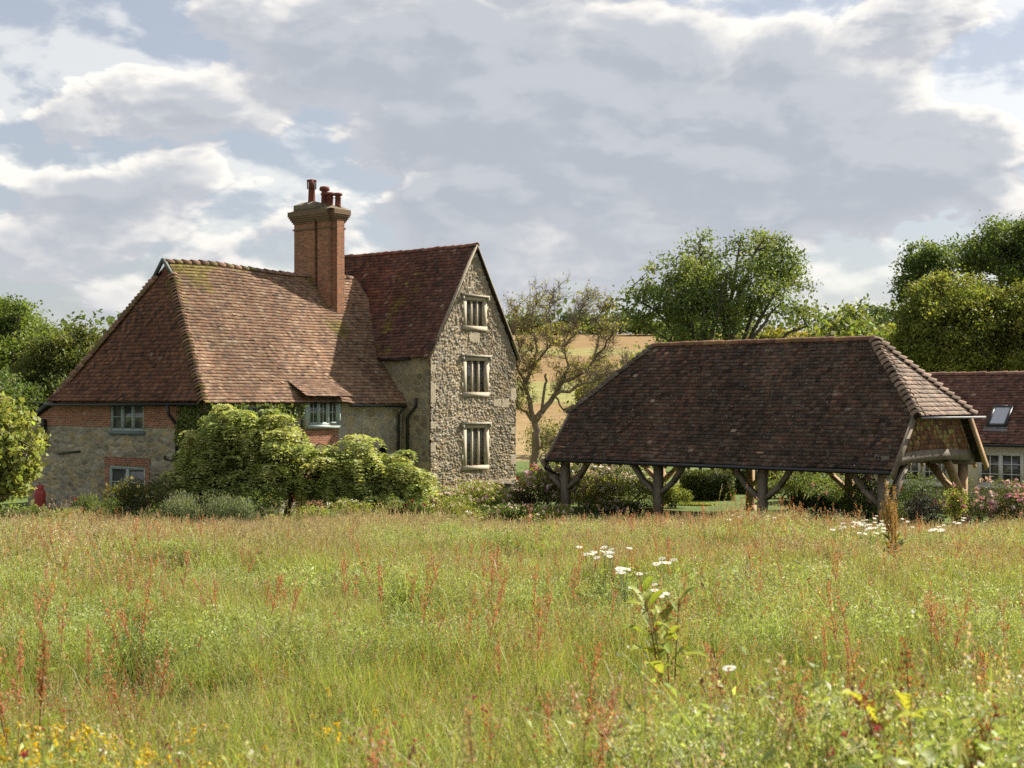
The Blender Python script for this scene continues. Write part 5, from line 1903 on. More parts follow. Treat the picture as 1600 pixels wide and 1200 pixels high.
shrub_px('dark_shrub', 'dark shaded shrub under the right side of the sumac', 'shrub', 570, 735, 48.5, 190, 7000, 0.09, SHADE, seed=69, lumps=12, mat='leaf_dense')
shrub_px('leafy_plant', 'yellow-green plant beside the sumac trunk', 'plant', 478, 756, 45.0, 56, 2000, 0.07, LIME, seed=70, lumps=7)
shrub_px('leafy_plant', 'green plant left of the sumac trunk', 'plant', 415, 764, 44.4, 80, 2400, 0.08, GRN, seed=71, lumps=7)
shrub_px('peony_plant', 'low plant with dark red flowers right of the sumac', 'plant', 632, 776, 43.6, 84, 3000, 0.08, GRN, seed=72, lumps=9, flowers=(9, 0.13, RED))
shrub_px('leafy_plant', 'mixed pale flowering plant under the right tip of the sumac', 'plant', 560, 778, 43.6, 100, 3000, 0.08, LIME, seed=73, lumps=9, flowers=(36, 0.08, WHITE))
shrub_px('rose_bush', 'white and blush rose bush left of the dark gate pier', 'shrub', 738, 750, 48.0, 120, 5000, 0.075, LIME, seed=74, lumps=13, flowers=(120, 0.10, WHITE + PINK))
shrub_px('leafy_plant', 'low pale plant in front of the garden wall', 'plant', 692, 776, 44.6, 110, 3000, 0.07, LIME, seed=75, lumps=9, flowers=(60, 0.075, WHITE + PINK))
shrub_px('leafy_plant', 'pinkish-leaved plant trailing over the left end of the garden wall', 'plant', 672, 765, 50.2, 60, 900, 0.07, [(0.24, 0.13, 0.10), (0.20, 0.13, 0.07), (0.15, 0.14, 0.05)], seed=76, lumps=7)
shrub_px('dark_shrub', 'dark twiggy shrub right of the gate pier', 'shrub', 822, 742, 50.0, 80, 3600, 0.07, [(0.075, 0.065, 0.03), (0.06, 0.07, 0.025), (0.10, 0.06, 0.04)], seed=77, lumps=10)
shrub_px('rose_bush', 'pale pink rose bush between the garden wall and the left barn post', 'shrub', 858, 722, 50.2, 104, 6000, 0.075, GRN + LIME, seed=78, lumps=14, flowers=(130, 0.14, PINK))
shrub_px('flowering_shrub', 'small shrub with a bright red flower head at the foot of the bare tree', 'shrub', 826, 724, 56, 34, 900, 0.08, GRN, seed=79, lumps=7, flowers=(12, 0.15, [(0.52, 0.06, 0.08), (0.55, 0.12, 0.12)]))
shrub_px('rose_bush', 'bank of white roses seen under the left bay of the barn', 'shrub', 955, 700, 57.5, 190, 11000, 0.09, GRN, seed=80, lumps=30, up_shape=0.3, flowers=(700, 0.15, WHITE))
shrub_px('rose_bush', 'pink and cream rose bush low behind the left barn post', 'shrub', 918, 738, 52.5, 100, 4600, 0.08, LIME, seed=81, lumps=12, flowers=(120, 0.12, PINK + WHITE))
shrub_px('leafy_plant', 'yellow-green garden shrub low under the left bay of the barn', 'shrub', 975, 742, 53, 150, 6000, 0.085, LIME, seed=82, lumps=20, up_shape=0.4, flowers=(90, 0.10, WHITE))
shrub_px('leafy_plant', 'lime shrub just right of the second barn post', 'shrub', 1055, 752, 52.5, 66, 2600, 0.08, LIME, seed=83, lumps=10, up_shape=0.5)
shrub_px('garden_shrub', 'light green shrubs behind the trunk of the bare tree', 'shrub', 862, 655, 70, 110, 3600, 0.12, YG, seed=84, lumps=14)
shrub_px('garden_shrub', 'yellowish bushes between the bare tree and the barn eave', 'shrub', 950, 560, 74, 110, 4200, 0.14, [(0.14, 0.125, 0.04), (0.16, 0.135, 0.045), (0.11, 0.11, 0.035)], seed=85, lumps=15)
shrub_px('garden_shrub', 'low green bush behind the left end of the barn', 'shrub', 905, 690, 64, 90, 2800, 0.11, GRN, seed=86, lumps=11)


# clipped hedges under the middle of the barn
def hedge(label, px0, px1, top, d, dp, seed, pal):
    x0, x1 = at(px0, d), at(px1, d)
    z = zat(top, d)
    root = empty('clipped_hedge', ((x0 + x1) / 2, d, 0))
    tag(root, label, 'hedge')
    r = np.random.default_rng(seed)
    w = x1 - x0
    n = 5200
    P = np.stack([r.uniform(-w / 2, w / 2, n), r.uniform(-dp / 2, dp / 2, n), r.uniform(0, z, n)], 1)
    k = r.integers(0, 4, n)
    P[k == 0, 1] = -dp / 2
    P[k == 1, 2] = z
    P[k == 2, 0] = np.sign(P[k == 2, 0]) * w / 2
    P += r.normal(0, 0.05, (n, 3))
    P[:, 2] += 0.10 * (fbm(P[:, 0] * 1.5, P[:, 1] * 1.5, seed) - 0.5) * (P[:, 2] > z * 0.7)
    c = np.array(pal)[r.integers(0, len(pal), n)] * r.uniform(0.7, 1.35, (n, 1))
    lb = MB()
    leaf_quads(lb, P, np.full(n, 0.10), c, r, 0.3)
    lb.build('foliage', M['leaf_dense'], root)
    sb = MB()
    sb.box((-w / 2 + .12, -dp / 2 + .12, 0), (w / 2 - .12, dp / 2 - .12, z - .12), (0.02, 0.03, 0.01))
    sb.build('branches', M['bark'], root)


hedge('clipped green hedge framed by the second and third barn posts', 1066, 1142, 738, 57, 1.4, 91, [(0.085, 0.105, 0.024), (0.07, 0.09, 0.022), (0.10, 0.115, 0.028)])
hedge('darker taller hedge behind the third barn post', 1128, 1215, 730, 61, 1.4, 92, DG)


def phormium():
    d = 46.8
    x = at(1246, d)
    root = empty('flax_plant', (x, d, 0))
    tag(root, 'spiky sword-leaved flax plant with yellowish blades right of the third barn post', 'plant')
    r = np.random.default_rng(93)
    mb = MB()
    for i in range(110):
        a = r.uniform(0, 2 * np.pi)
        lean = r.uniform(0.1, 0.95)
        L = r.uniform(0.8, 1.35)
        o = np.array((np.cos(a), np.sin(a), 0))
        sd_ = np.array((-np.sin(a), np.cos(a), 0))
        c = np.array([(0.20, 0.19, 0.05), (0.24, 0.20, 0.06), (0.13, 0.15, 0.04), (0.17, 0.12, 0.05)][r.integers(0, 4)]) * r.uniform(0.7, 1.2)
        pts = [o * L * lean * t ** 1.3 + np.array((0, 0, L * (t - 0.28 * lean * t * t))) for t in (0, 0.35, 0.7, 1.0)]
        ws = (0.03, 0.035, 0.025, 0.002)
        for k in range(3):
            mb.quads([[pts[k] - sd_ * ws[k], pts[k] + sd_ * ws[k], pts[k + 1] + sd_ * ws[k + 1], pts[k + 1] - sd_ * ws[k + 1]]], c)
    mb.build('foliage', M['leaf'], root)


phormium()
shrub_px('garden_shrub', 'green bush with pink blooms behind the right bay of the barn', 'shrub', 1295, 726, 51.5, 130, 6000, 0.085, GRN, seed=94, lumps=18, up_shape=0.4, flowers=(14, 0.13, DPINK))
shrub_px('garden_shrub', 'cream-flowered bush behind the flax plant', 'shrub', 1250, 712, 55, 110, 4200, 0.085, LIME, seed=95, lumps=14, up_shape=0.4, flowers=(30, 0.10, [(0.55, 0.48, 0.30)]))
shrub_px('rose_bush', 'climbing pink rose on the right corner of the barn', 'shrub', 1350, 731, 43.4, 74, 3600, 0.075, SHADE, seed=96, lumps=13, flowers=(16, 0.13, PINK + DPINK))
shrub_px('dark_shrub', 'rounded blackish-purple leaved bush under the tile-hung end', 'shrub', 1443, 762, 41.0, 62, 3200, 0.07, [(0.035, 0.03, 0.035), (0.05, 0.04, 0.045), (0.03, 0.035, 0.028)], seed=97, lumps=9, up=0.6)
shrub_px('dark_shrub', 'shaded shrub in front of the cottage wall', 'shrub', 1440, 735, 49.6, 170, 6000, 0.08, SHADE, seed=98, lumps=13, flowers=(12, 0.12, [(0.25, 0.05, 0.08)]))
shrub_px('rose_bush', 'tall rose stems with pink blooms at the far right barn post', 'shrub', 1490, 752, 40.6, 46, 1500, 0.075, LIME, seed=99, lumps=10, flowers=(9, 0.13, DPINK))
shrub_px('rose_bush', 'big pink rose bush below the cottage window', 'shrub', 1562, 746, 41.5, 140, 6000, 0.075, [(0.10, 0.115, 0.04), (0.085, 0.10, 0.035), (0.12, 0.13, 0.05)], seed=100, lumps=15, flowers=(95, 0.15, DPINK + PINK))
shrub_px('leafy_plant', 'leafy border plant at the right end of the garden', 'plant', 1640, 765, 42, 90, 2200, 0.08, GRN, seed=101, lumps=11)
shrub_px('leafy_plant', 'low dark plant behind the meadow grass at the barn corner', 'plant', 1395, 780, 41.2, 60, 1500, 0.075, SHADE, seed=102, lumps=9)


shrub_px('leafy_plant', 'low green plants in front of the dark gate pier', 'plant', 790, 785, 46.5, 90, 2600, 0.075, GRN, seed=131, lumps=11, flowers=(50, 0.08, WHITE + PINK))
shrub_px('leafy_plant', 'low border plants in front of the left barn post', 'plant', 850, 785, 46.0, 90, 2400, 0.075, LIME, seed=132, lumps=10, flowers=(50, 0.10, PINK + WHITE))
shrub_px('leafy_plant', 'green border plants between first and second barn posts', 'plant', 950, 782, 51.0, 130, 3600, 0.08, GRN, seed=133, lumps=14, flowers=(70, 0.10, WHITE + PINK))
shrub_px('leafy_plant', 'low lime plants in front of the clipped hedge', 'plant', 1080, 785, 54.0, 70, 1700, 0.08, LIME, seed=134, lumps=9)
shrub_px('garden_shrub', 'mid green bush filling the bay between third barn post and flax plant', 'shrub', 1215, 745, 58.0, 90, 3400, 0.09, GRN, seed=135, lumps=12, up_shape=0.5)
shrub_px('leafy_plant', 'low green plants right of the flax plant under the barn', 'plant', 1300, 772, 46.5, 80, 2400, 0.08, SHADE, seed=136, lumps=10, flowers=(6, 0.1, DPINK))
shrub_px('leafy_plant', 'weedy green strip at the foot of the wall between lower window and downpipe', 'plant', 250, 790, 43.6, 110, 2600, 0.075, GRN, seed=137, lumps=12)
shrub_px('leafy_plant', 'pale leafy plants below the sumac trunk', 'plant', 470, 790, 42.8, 110, 2600, 0.075, LIME, seed=138, lumps=12, flowers=(8, 0.06, WHITE))


def ivy():
    root = empty('ivy', (-10.3, 47.0, 0), math.radians(52))
    tag(root, 'dark ivy climbing the corner of the farmhouse up to the eave', 'climber')
    r = np.random.default_rng(103)
    n = 13000
    k = r.random(n)
    a = np.where(k < 0.35, r.uniform(0, 1.45, n), r.uniform(0, 4.3, n))
    z = r.random(n) ** 0.6 * 3.9
    P = np.where((k < 0.35)[:, None], np.stack([0.27 - r.random(n) * 0.28, 0.3 + a, z], 1), np.stack([0.3 + a, 0.27 - r.random(n) ** 1.5 * (0.25 + 0.45 * fbm(a * 1.8, z * 1.8, 12)), z], 1))
    lim = np.where(k < 0.35, 1.35 - 0.75 * np.abs(z - 2.6) / 2.6, 1.6 + 2.8 * np.clip((z - 2.4) / 1.3, 0, 1))
    keep = (a < lim * (0.6 + 0.8 * fbm(a * 2, z * 2, 3)))
    # keep the small casement clear
    keep &= ~((P[:, 0] > 1.8) & (P[:, 0] < 2.9) & (P[:, 2] > 3.0) & (P[:, 2] < 3.84))
    P = P[keep]
    pal = np.array(GRN + [(0.20, 0.21, 0.075)])
    lb = MB()
    leaf_quads(lb, P, np.full(len(P), 0.11), pal[r.integers(0, 4, len(P))] * r.uniform(0.7, 1.3, (len(P), 1)), r, 0.2, 0.4, 0.8)
    lb.build('foliage', M['leaf_dense'], root)
    sb = MB()
    for i in range(9):
        a0 = r.uniform(0.2, 1.6)
        sb.tube([(0.24, 0.5 + a0 * .1, 0), (0.24 + 0.0, 0.6 + a0 * .4, 1.5), (0.24, 0.5 + a0 * 0.8, 3.2)], [0.02, 0.015, 0.006], 5, (0.1, 0.08, 0.06))
    sb.build('stem', M['bark'], root)


ivy()


# ------------------------------------------------------------------ garden walls and small things
def garden_wall():
    d = 51.5
    x0, x1 = at(640, 50.0), at(826, 53.0)
    L = math.hypot(x1 - x0, 3.0)
    root = empty('garden_wall', (x0, 50.0, 0), math.atan2(3.0, x1 - x0))
    tag(root, 'low lichened stone garden wall in front of the gabled wing', 'wall')
    m = MB()
    pal = [(0.33, 0.27, 0.19), (0.28, 0.235, 0.17), (0.36, 0.28, 0.17), (0.24, 0.20, 0.15)]
    stone_panel(m, lambda a, dd, z: np.stack([a, -dd, z], 1), (0, L), lambda a: -0.2, lambda a: 0.58, pal, (0.27, 0.22, 0.15), 0.3, 0.15, 0.05, 0.045, 55, (), 0.2)
    m.add([(0, 0.35, -.2), (L, 0.35, -.2), (L, 0.35, .58), (0, 0.35, .58)], [(1, 0, 3, 2)], (0.28, 0.23, 0.16))
    m.build('stonework', M['stone'], root)
    m = MB()
    r = random.Random(4)
    x = -0.05
    while x < L:
        w = r.uniform(0.35, 0.6)
        m.box((x, -0.12, 0.58 + r.uniform(0, .012)), (min(x + w - .012, L + .05), 0.42, 0.66 + r.uniform(0, .02)), tuple(v * r.uniform(.8, 1.2) for v in (0.34, 0.25, 0.17)))
        x += w
    m.build('coping', M['stone'], root)
    # square pier
    x, dd = at(785, 49.6), 49.6
    pr = empty('gate_pier', (x, dd, 0), math.radians(38))
    tag(pr, 'short dark square stone gate pier at the end of the garden wall', 'pier')
    m = MB()
    stone_panel(m, lambda a, q, z: np.stack([a, -0.21 - q, z], 1), (-0.21, 0.21), lambda a: -0.2, lambda a: 1.06, [(0.13, 0.105, 0.07), (0.10, 0.085, 0.06)], (0.09, 0.075, 0.05), 0.25, 0.2, 0.02, 0.04, 56)
    stone_panel(m, lambda a, q, z: np.stack([-0.21 - q, -a, z], 1), (-0.21, 0.21), lambda a: -0.2, lambda a: 1.06, [(0.13, 0.105, 0.07), (0.10, 0.085, 0.06)], (0.09, 0.075, 0.05), 0.25, 0.2, 0.02, 0.04, 57)
    stone_panel(m, lambda a, q, z: np.stack([0.21 + q, a, z], 1), (-0.21, 0.21), lambda a: -0.2, lambda a: 1.06, [(0.15, 0.12, 0.08)], (0.10, 0.08, 0.06), 0.25, 0.2, 0.02, 0.04, 58)
    m.box((-0.21, -0.2, -.2), (0.21, 0.21, 1.05), (0.12, 0.1, 0.07))
    m.build('shaft', M['stone'], pr)
    m = MB()
    m.box((-0.25, -0.25, 1.06), (0.25, 0.25, 1.13), (0.15, 0.13, 0.09))
    m.add([(-.25, -.25, 1.13), (.25, -.25, 1.13), (.25, .25, 1.13), (-.25, .25, 1.13), (-.1, -.1, 1.18), (.1, -.1, 1.18), (.1, .1, 1.18), (-.1, .1, 1.18)], [(0, 1, 5, 4), (1, 2, 6, 5), (2, 3, 7, 6), (3, 0, 4, 7), (4, 5, 6, 7)], (0.15, 0.13, 0.09))
    m.build('cap', M['stone'], pr)


garden_wall()


def gas_bottle():
    d = 46.2
    x = at(62, d)
    root = empty('gas_bottle', (x, d, 0))
    tag(root, 'tall red gas bottle standing in weeds by the left end of the house', 'gas bottle')
    m = MB()
    h = zat(765, d)
    prof = [(0.17, -0.15), (0.185, -0.1), (0.19, 0), (0.19, h - 0.16), (0.18, h - 0.08), (0.14, h - 0.02), (0.09, h + 0.01), (0.075, h + 0.02)]
    m.lathe(prof, (0, 0, 0), 20)
    m.build('cylinder', M['red_paint'], root, smooth=True)
    m = MB()
    m.lathe([(0.13, 0), (0.13, 0.15), (0.115, 0.15), (0.115, 0.0)], (0, 0, h + 0.0), 16)
    m.build('collar', M['red_paint'], root)
    m = MB()
    m.lathe([(0.03, 0), (0.03, 0.06), (0.045, 0.07), (0.045, 0.1)], (0, 0, h + 0.02), 8)
    m.build('valve', M['brass'], root)
    # hose reel with a red top
    d = 46.4
    x = at(118, d)
    root = empty('hose_reel', (x, d, 0))
    tag(root, 'small dark wire stand with a red top leaning by the stone end wall', 'garden stand')
    m = MB()
    for s in (-1, 1):
        m.tube([(s * 0.20, 0.1, -0.05), (s * 0.16, 0, 0.35), (s * 0.06, 0, 0.66)], 0.018, 6)
        m.tube([(s * 0.20, -0.15, -0.05), (s * 0.16, 0, 0.35)], 0.015, 6)
    m.tube([(-0.16, 0, 0.35), (0.16, 0, 0.35)], 0.014, 6)
    m.build('frame', M['black'], root)
    m = MB()
    m.lathe([(0.05, 0), (0.075, 0.02), (0.075, 0.12), (0.05, 0.16)], (0, 0, 0.66), 10)
    m.build('cap', mat_plain('red_plastic', (0.45, 0.03, 0.04), 0.4, 0.5, 0, 0.1), root)
    m = MB()
    ring = [(0.13 * math.cos(a), -0.03, 0.36 + 0.13 * math.sin(a)) for a in np.linspace(0, 2 * math.pi, 17)]
    m.tube(ring, 0.022, 6)
    m.build('coil', mat_plain('teal_hose', (0.05, 0.16, 0.17), 0.5, 0.4, 0, 0.1), root)
    x = at(97, 46.3)
    root = empty('garden_pot', (x, 46.3, 0))
    tag(root, 'small red garden pot half hidden in weeds right of the gas bottle', 'pot')
    m = MB()
    m.lathe([(0.10, 0), (0.15, 0.26), (0.17, 0.27), (0.17, 0.32), (0.145, 0.32), (0.13, 0.25), (0.02, 0.24)], (0, 0, 0), 16)
    m.build('pot_body', M['red_paint'], root, smooth=False)


gas_bottle()


# ------------------------------------------------------------------ the meadow
def ribbon(mb, pts, ws, side, col0, col1=None):
    pts = np.asarray(pts, float)
    n = len(pts)
    col0 = np.asarray(col0, float)
    col1 = col0 if col1 is None else np.asarray(col1, float)
    sd_ = np.asarray(side, float)
    v, c = [], []
    for i in range(n):
        t = i / (n - 1)
        v += [pts[i] - sd_ * ws[i], pts[i] + sd_ * ws[i]]
        c += [col0 * (1 - t) + col1 * t] * 2
    f = np.array([(2 * i, 2 * i + 1, 2 * i + 3, 2 * i + 2) for i in range(n - 1)])
    mb.add(v, f, c)


GB = np.array([(0.282, 0.331, 0.073), (0.328, 0.356, 0.088), (0.236, 0.300, 0.064), (0.381, 0.368, 0.116), (0.256, 0.318, 0.080)])
SEED = np.array([(0.462, 0.341, 0.250), (0.441, 0.297, 0.225), (0.504, 0.418, 0.288), (0.378, 0.231, 0.188), (0.462, 0.396, 0.250)])


def blades(mb, r, n, rad, h0, h1, w, pal=GB, lean=0.5):
    for i in range(n):
        a = r.uniform(0, 2 * np.pi)
        q = rad * math.sqrt(r.random())
        b = np.array((q * math.cos(a), q * math.sin(a), -0.03))
        h = r.uniform(h0, h1)
        t = r.uniform(0, 2 * np.pi)
        d = np.array((math.cos(t), math.sin(t), 0))
        ln = h * lean * r.uniform(0.1, 1.0)
        pts = [b + d * ln * s ** 1.8 + np.array((0, 0, h * (s - 0.16 * (ln / h) * s * s))) for s in (0, .4, .75, 1)]
        t2 = r.uniform(0, np.pi)
        sd_ = np.array((math.cos(t2), math.sin(t2), 0))
        c = pal[r.integers(0, len(pal))] * r.uniform(0.75, 1.25)
        ww = w * r.uniform(0.6, 1.3)
        ribbon(mb, pts, (ww, ww * 0.9, ww * 0.6, ww * 0.1), sd_, c * 0.95, c * 1.1)


def heads(mb, r, n, rad, h0, h1, size=0.02, pal=SEED, k=16, dark=0.0, thin=0.0013, plume=0.12):
    for i in range(n):
        a = r.uniform(0, 2 * np.pi)
        q = rad * math.sqrt(r.random())
        b = np.array((q * math.cos(a), q * math.sin(a), 0))
        h = r.uniform(h0, h1)
        t = r.uniform(0, 2 * np.pi)
        d = np.array((math.cos(t), math.sin(t), 0)) * h * r.uniform(0.05, 0.35)
        pts = [b + d * s ** 2 + np.array((0, 0, h * s)) for s in (0, .5, .8, 1)]
        c = pal[r.integers(0, len(pal))] * r.uniform(0.8, 1.2) * (1 - dark)
        stem = np.array((0.25, 0.235, 0.09)) * r.uniform(0.8, 1.1)
        t2 = r.uniform(0, np.pi)
        ribbon(mb, pts, (thin, thin, thin, thin), np.array((math.cos(t2), math.sin(t2), 0)), stem)
        tip, pre = pts[-1], pts[-2]
        ax = unit((tip - pre)[None])[0]
        s = r.uniform(-0.1, 1, k)
        pos = tip + ax * (s[:, None] - 0.5) * plume + r.normal(0, 1, (k, 3)) * size * 0.5 * (1.1 - s[:, None])
        leaf_quads(mb, pos, np.full(k, size), np.tile(c, (k, 1)) * r.uniform(0.8, 1.2, (k, 1)), r, 0, -0.8, 0.45)


def herb(mb, r, n, rad, h0, h1, leaf, pal, flecks=None):
    """fine-leaved scrambling herbs: vetch and bedstraw"""
    for i in range(n):
        a = r.uniform(0, 2 * np.pi)
        q = rad * math.sqrt(r.random())
        b = np.array((q * math.cos(a), q * math.sin(a), 0))
        h = r.uniform(h0, h1)
        d = r.normal(0, 0.3, 3) * h
        d[2] = 0
        m = 16
        s = r.random(m)
        pos = b + d * s[:, None] ** 1.5 + np.array((0, 0, 1)) * (h * s[:, None]) + r.normal(0, 0.02, (m, 3))
        c = pal[r.integers(0, len(pal))] * r.uniform(0.75, 1.25)
        leaf_quads(mb, pos, np.full(m, leaf), np.tile(c, (m, 1)) * r.uniform(0.8, 1.3, (m, 1)), r, 0.4, 0, 0.35)
        ribbon(mb, [b, b + d * .4 + np.array((0, 0, h * .6)), b + d + np.array((0, 0, h))], (.0015, .0012, .0008), (1, 0, 0), c)
        if flecks is not None and r.random() < 0.45:
            leaf_quads(mb, (b + d + np.array((0, 0, h))) + r.normal(0, 0.012, (5, 3)), np.full(5, 0.0095), np.tile(flecks, (5, 1)), r, 0.5, 0, 0.8)


clump_col = bpy.data.collections.new('meadow_clumps')   # sources of the meadow, not placed in the scene themselves


def clump(name, fn, seed):
    r = np.random.default_rng(seed)
    mb = MB()
    fn(mb, r)
    me = mb.mesh(name, M['grass'])
    o = bpy.data.objects.new(name, me)
    clump_col.objects.link(o)


HP = np.array([(0.283, 0.335, 0.108), (0.327, 0.365, 0.134), (0.244, 0.303, 0.089)])
SG = np.array([(0.333, 0.345, 0.120), (0.391, 0.374, 0.168)])
YEL = np.array((0.62, 0.42, 0.03))


def straws(mb, r, n):
    for i in range(n):
        a = r.uniform(0, 2 * np.pi)
        b = np.array((r.uniform(-.15, .15), r.uniform(-.15, .15), 0.1))
        d = np.array((math.cos(a), math.sin(a), 0))
        L = r.uniform(0.2, 0.42)
        pts = [b + d * L * t ** 1.4 + np.array((0, 0, 0.36 * math.sin(min(1.0, t * 1.1) * 1.9))) for t in (0, .3, .55, .8, 1)]
        ribbon(mb, pts, (.0022, .002, .002, .0016, .001), (-d[1], d[0], 0), np.array((0.52, 0.47, 0.27)) * r.uniform(.8, 1.1))


def c_lush(mb, r):
    blades(mb, r, 70, 0.20, 0.22, 0.52, 0.0042)


def c_fine(mb, r):
    straws(mb, r, 1)
    blades(mb, r, 55, 0.22, 0.25, 0.58, 0.0032, np.concatenate([GB, SG]), 0.7)
    heads(mb, r, 5, 0.22, 0.38, 0.58, 0.011, np.concatenate([SEED, SG, SG]), 16)


def c_tall(mb, r):
    blades(mb, r, 40, 0.22, 0.25, 0.50, 0.0040)
    heads(mb, r, 9, 0.24, 0.40, 0.62, 0.015, SEED, 16)


def c_pink(mb, r):
    blades(mb, r, 24, 0.22, 0.25, 0.48, 0.0042, SG)
    heads(mb, r, 15, 0.26, 0.38, 0.60, 0.018, SEED, 16, plume=0.13)


def c_dark(mb, r):
    blades(mb, r, 36, 0.22, 0.25, 0.50, 0.003)
    heads(mb, r, 6, 0.24, 0.40, 0.60, 0.016, np.array([(0.16, 0.085, 0.06), (0.20, 0.11, 0.075)]), 16, plume=0.09)
    heads(mb, r, 5, 0.24, 0.38, 0.58, 0.017, SEED, 16)


def c_herb(mb, r):
    herb(mb, r, 44, 0.22, 0.22, 0.48, 0.029, HP, (0.55, 0.55, 0.42))
    blades(mb, r, 22, 0.22, 0.25, 0.5, 0.0038)


def c_herb2(mb, r):
    herb(mb, r, 46, 0.24, 0.20, 0.42, 0.032, np.array([(0.11, 0.15, 0.05), (0.13, 0.165, 0.055)]))
    blades(mb, r, 16, 0.22, 0.25, 0.5, 0.0038)


def c_yellow(mb, r):
    herb(mb, r, 30, 0.2, 0.18, 0.40, 0.02, HP)
    blades(mb, r, 26, 0.2, 0.22, 0.46, 0.0026)
    for i in range(7):
        a = r.uniform(-0.18, 0.18, 2)
        p = np.array((a[0], a[1], r.uniform(0.34, 0.46)))
        leaf_quads(mb, p + r.normal(0, 0.009, (7, 3)), np.full(7, 0.017), np.tile(YEL, (7, 1)) * r.uniform(.8, 1.1, (7, 1)), r, 0.6, 0, 0.8)


def c_clover(mb, r):
    herb(mb, r, 26, 0.2, 0.18, 0.40, 0.022, HP)
    blades(mb, r, 40, 0.2, 0.22, 0.5, 0.0028)
    for i in range(2):
        a = r.uniform(-0.18, 0.18, 2)
        p = np.array((a[0], a[1], r.uniform(0.38, 0.5)))
        leaf_quads(mb, p + r.normal(0, 0.006, (10, 3)), np.full(10, 0.014), np.tile((0.50, 0.09, 0.12), (10, 1)) * r.uniform(.7, 1.1, (10, 1)), r, 0.4, 0, 0.6)


def c_sorrel(mb, r):
    blades(mb, r, 34, 0.22, 0.25, 0.5, 0.0038)
    heads(mb, r, 5, 0.22, 0.45, 0.68, 0.015, np.array([(0.42, 0.11, 0.065), (0.46, 0.16, 0.085), (0.36, 0.085, 0.06)]), 22, plume=0.20)
    heads(mb, r, 5, 0.22, 0.42, 0.64, 0.014, SEED, 14)


kinds = [c_lush, c_lush, c_fine, c_fine, c_tall, c_tall, c_pink, c_pink, c_dark, c_herb, c_herb, c_herb2, c_yellow, c_clover, c_sorrel, c_sorrel]
for i, fn in enumerate(kinds):
    clump('clump_%02d' % i, fn, 700 + i)


def edge_far(x):
    """far edge of the uncut meadow, where the garden begins"""
    x = np.asarray(x, float)
    return 41.3 + 0.5 * np.sin(x * 0.8) - np.clip((x - 6) / 5, 0, 1) * 1.6 - np.clip((-x - 6) / 4, 0, 1) * 0.6


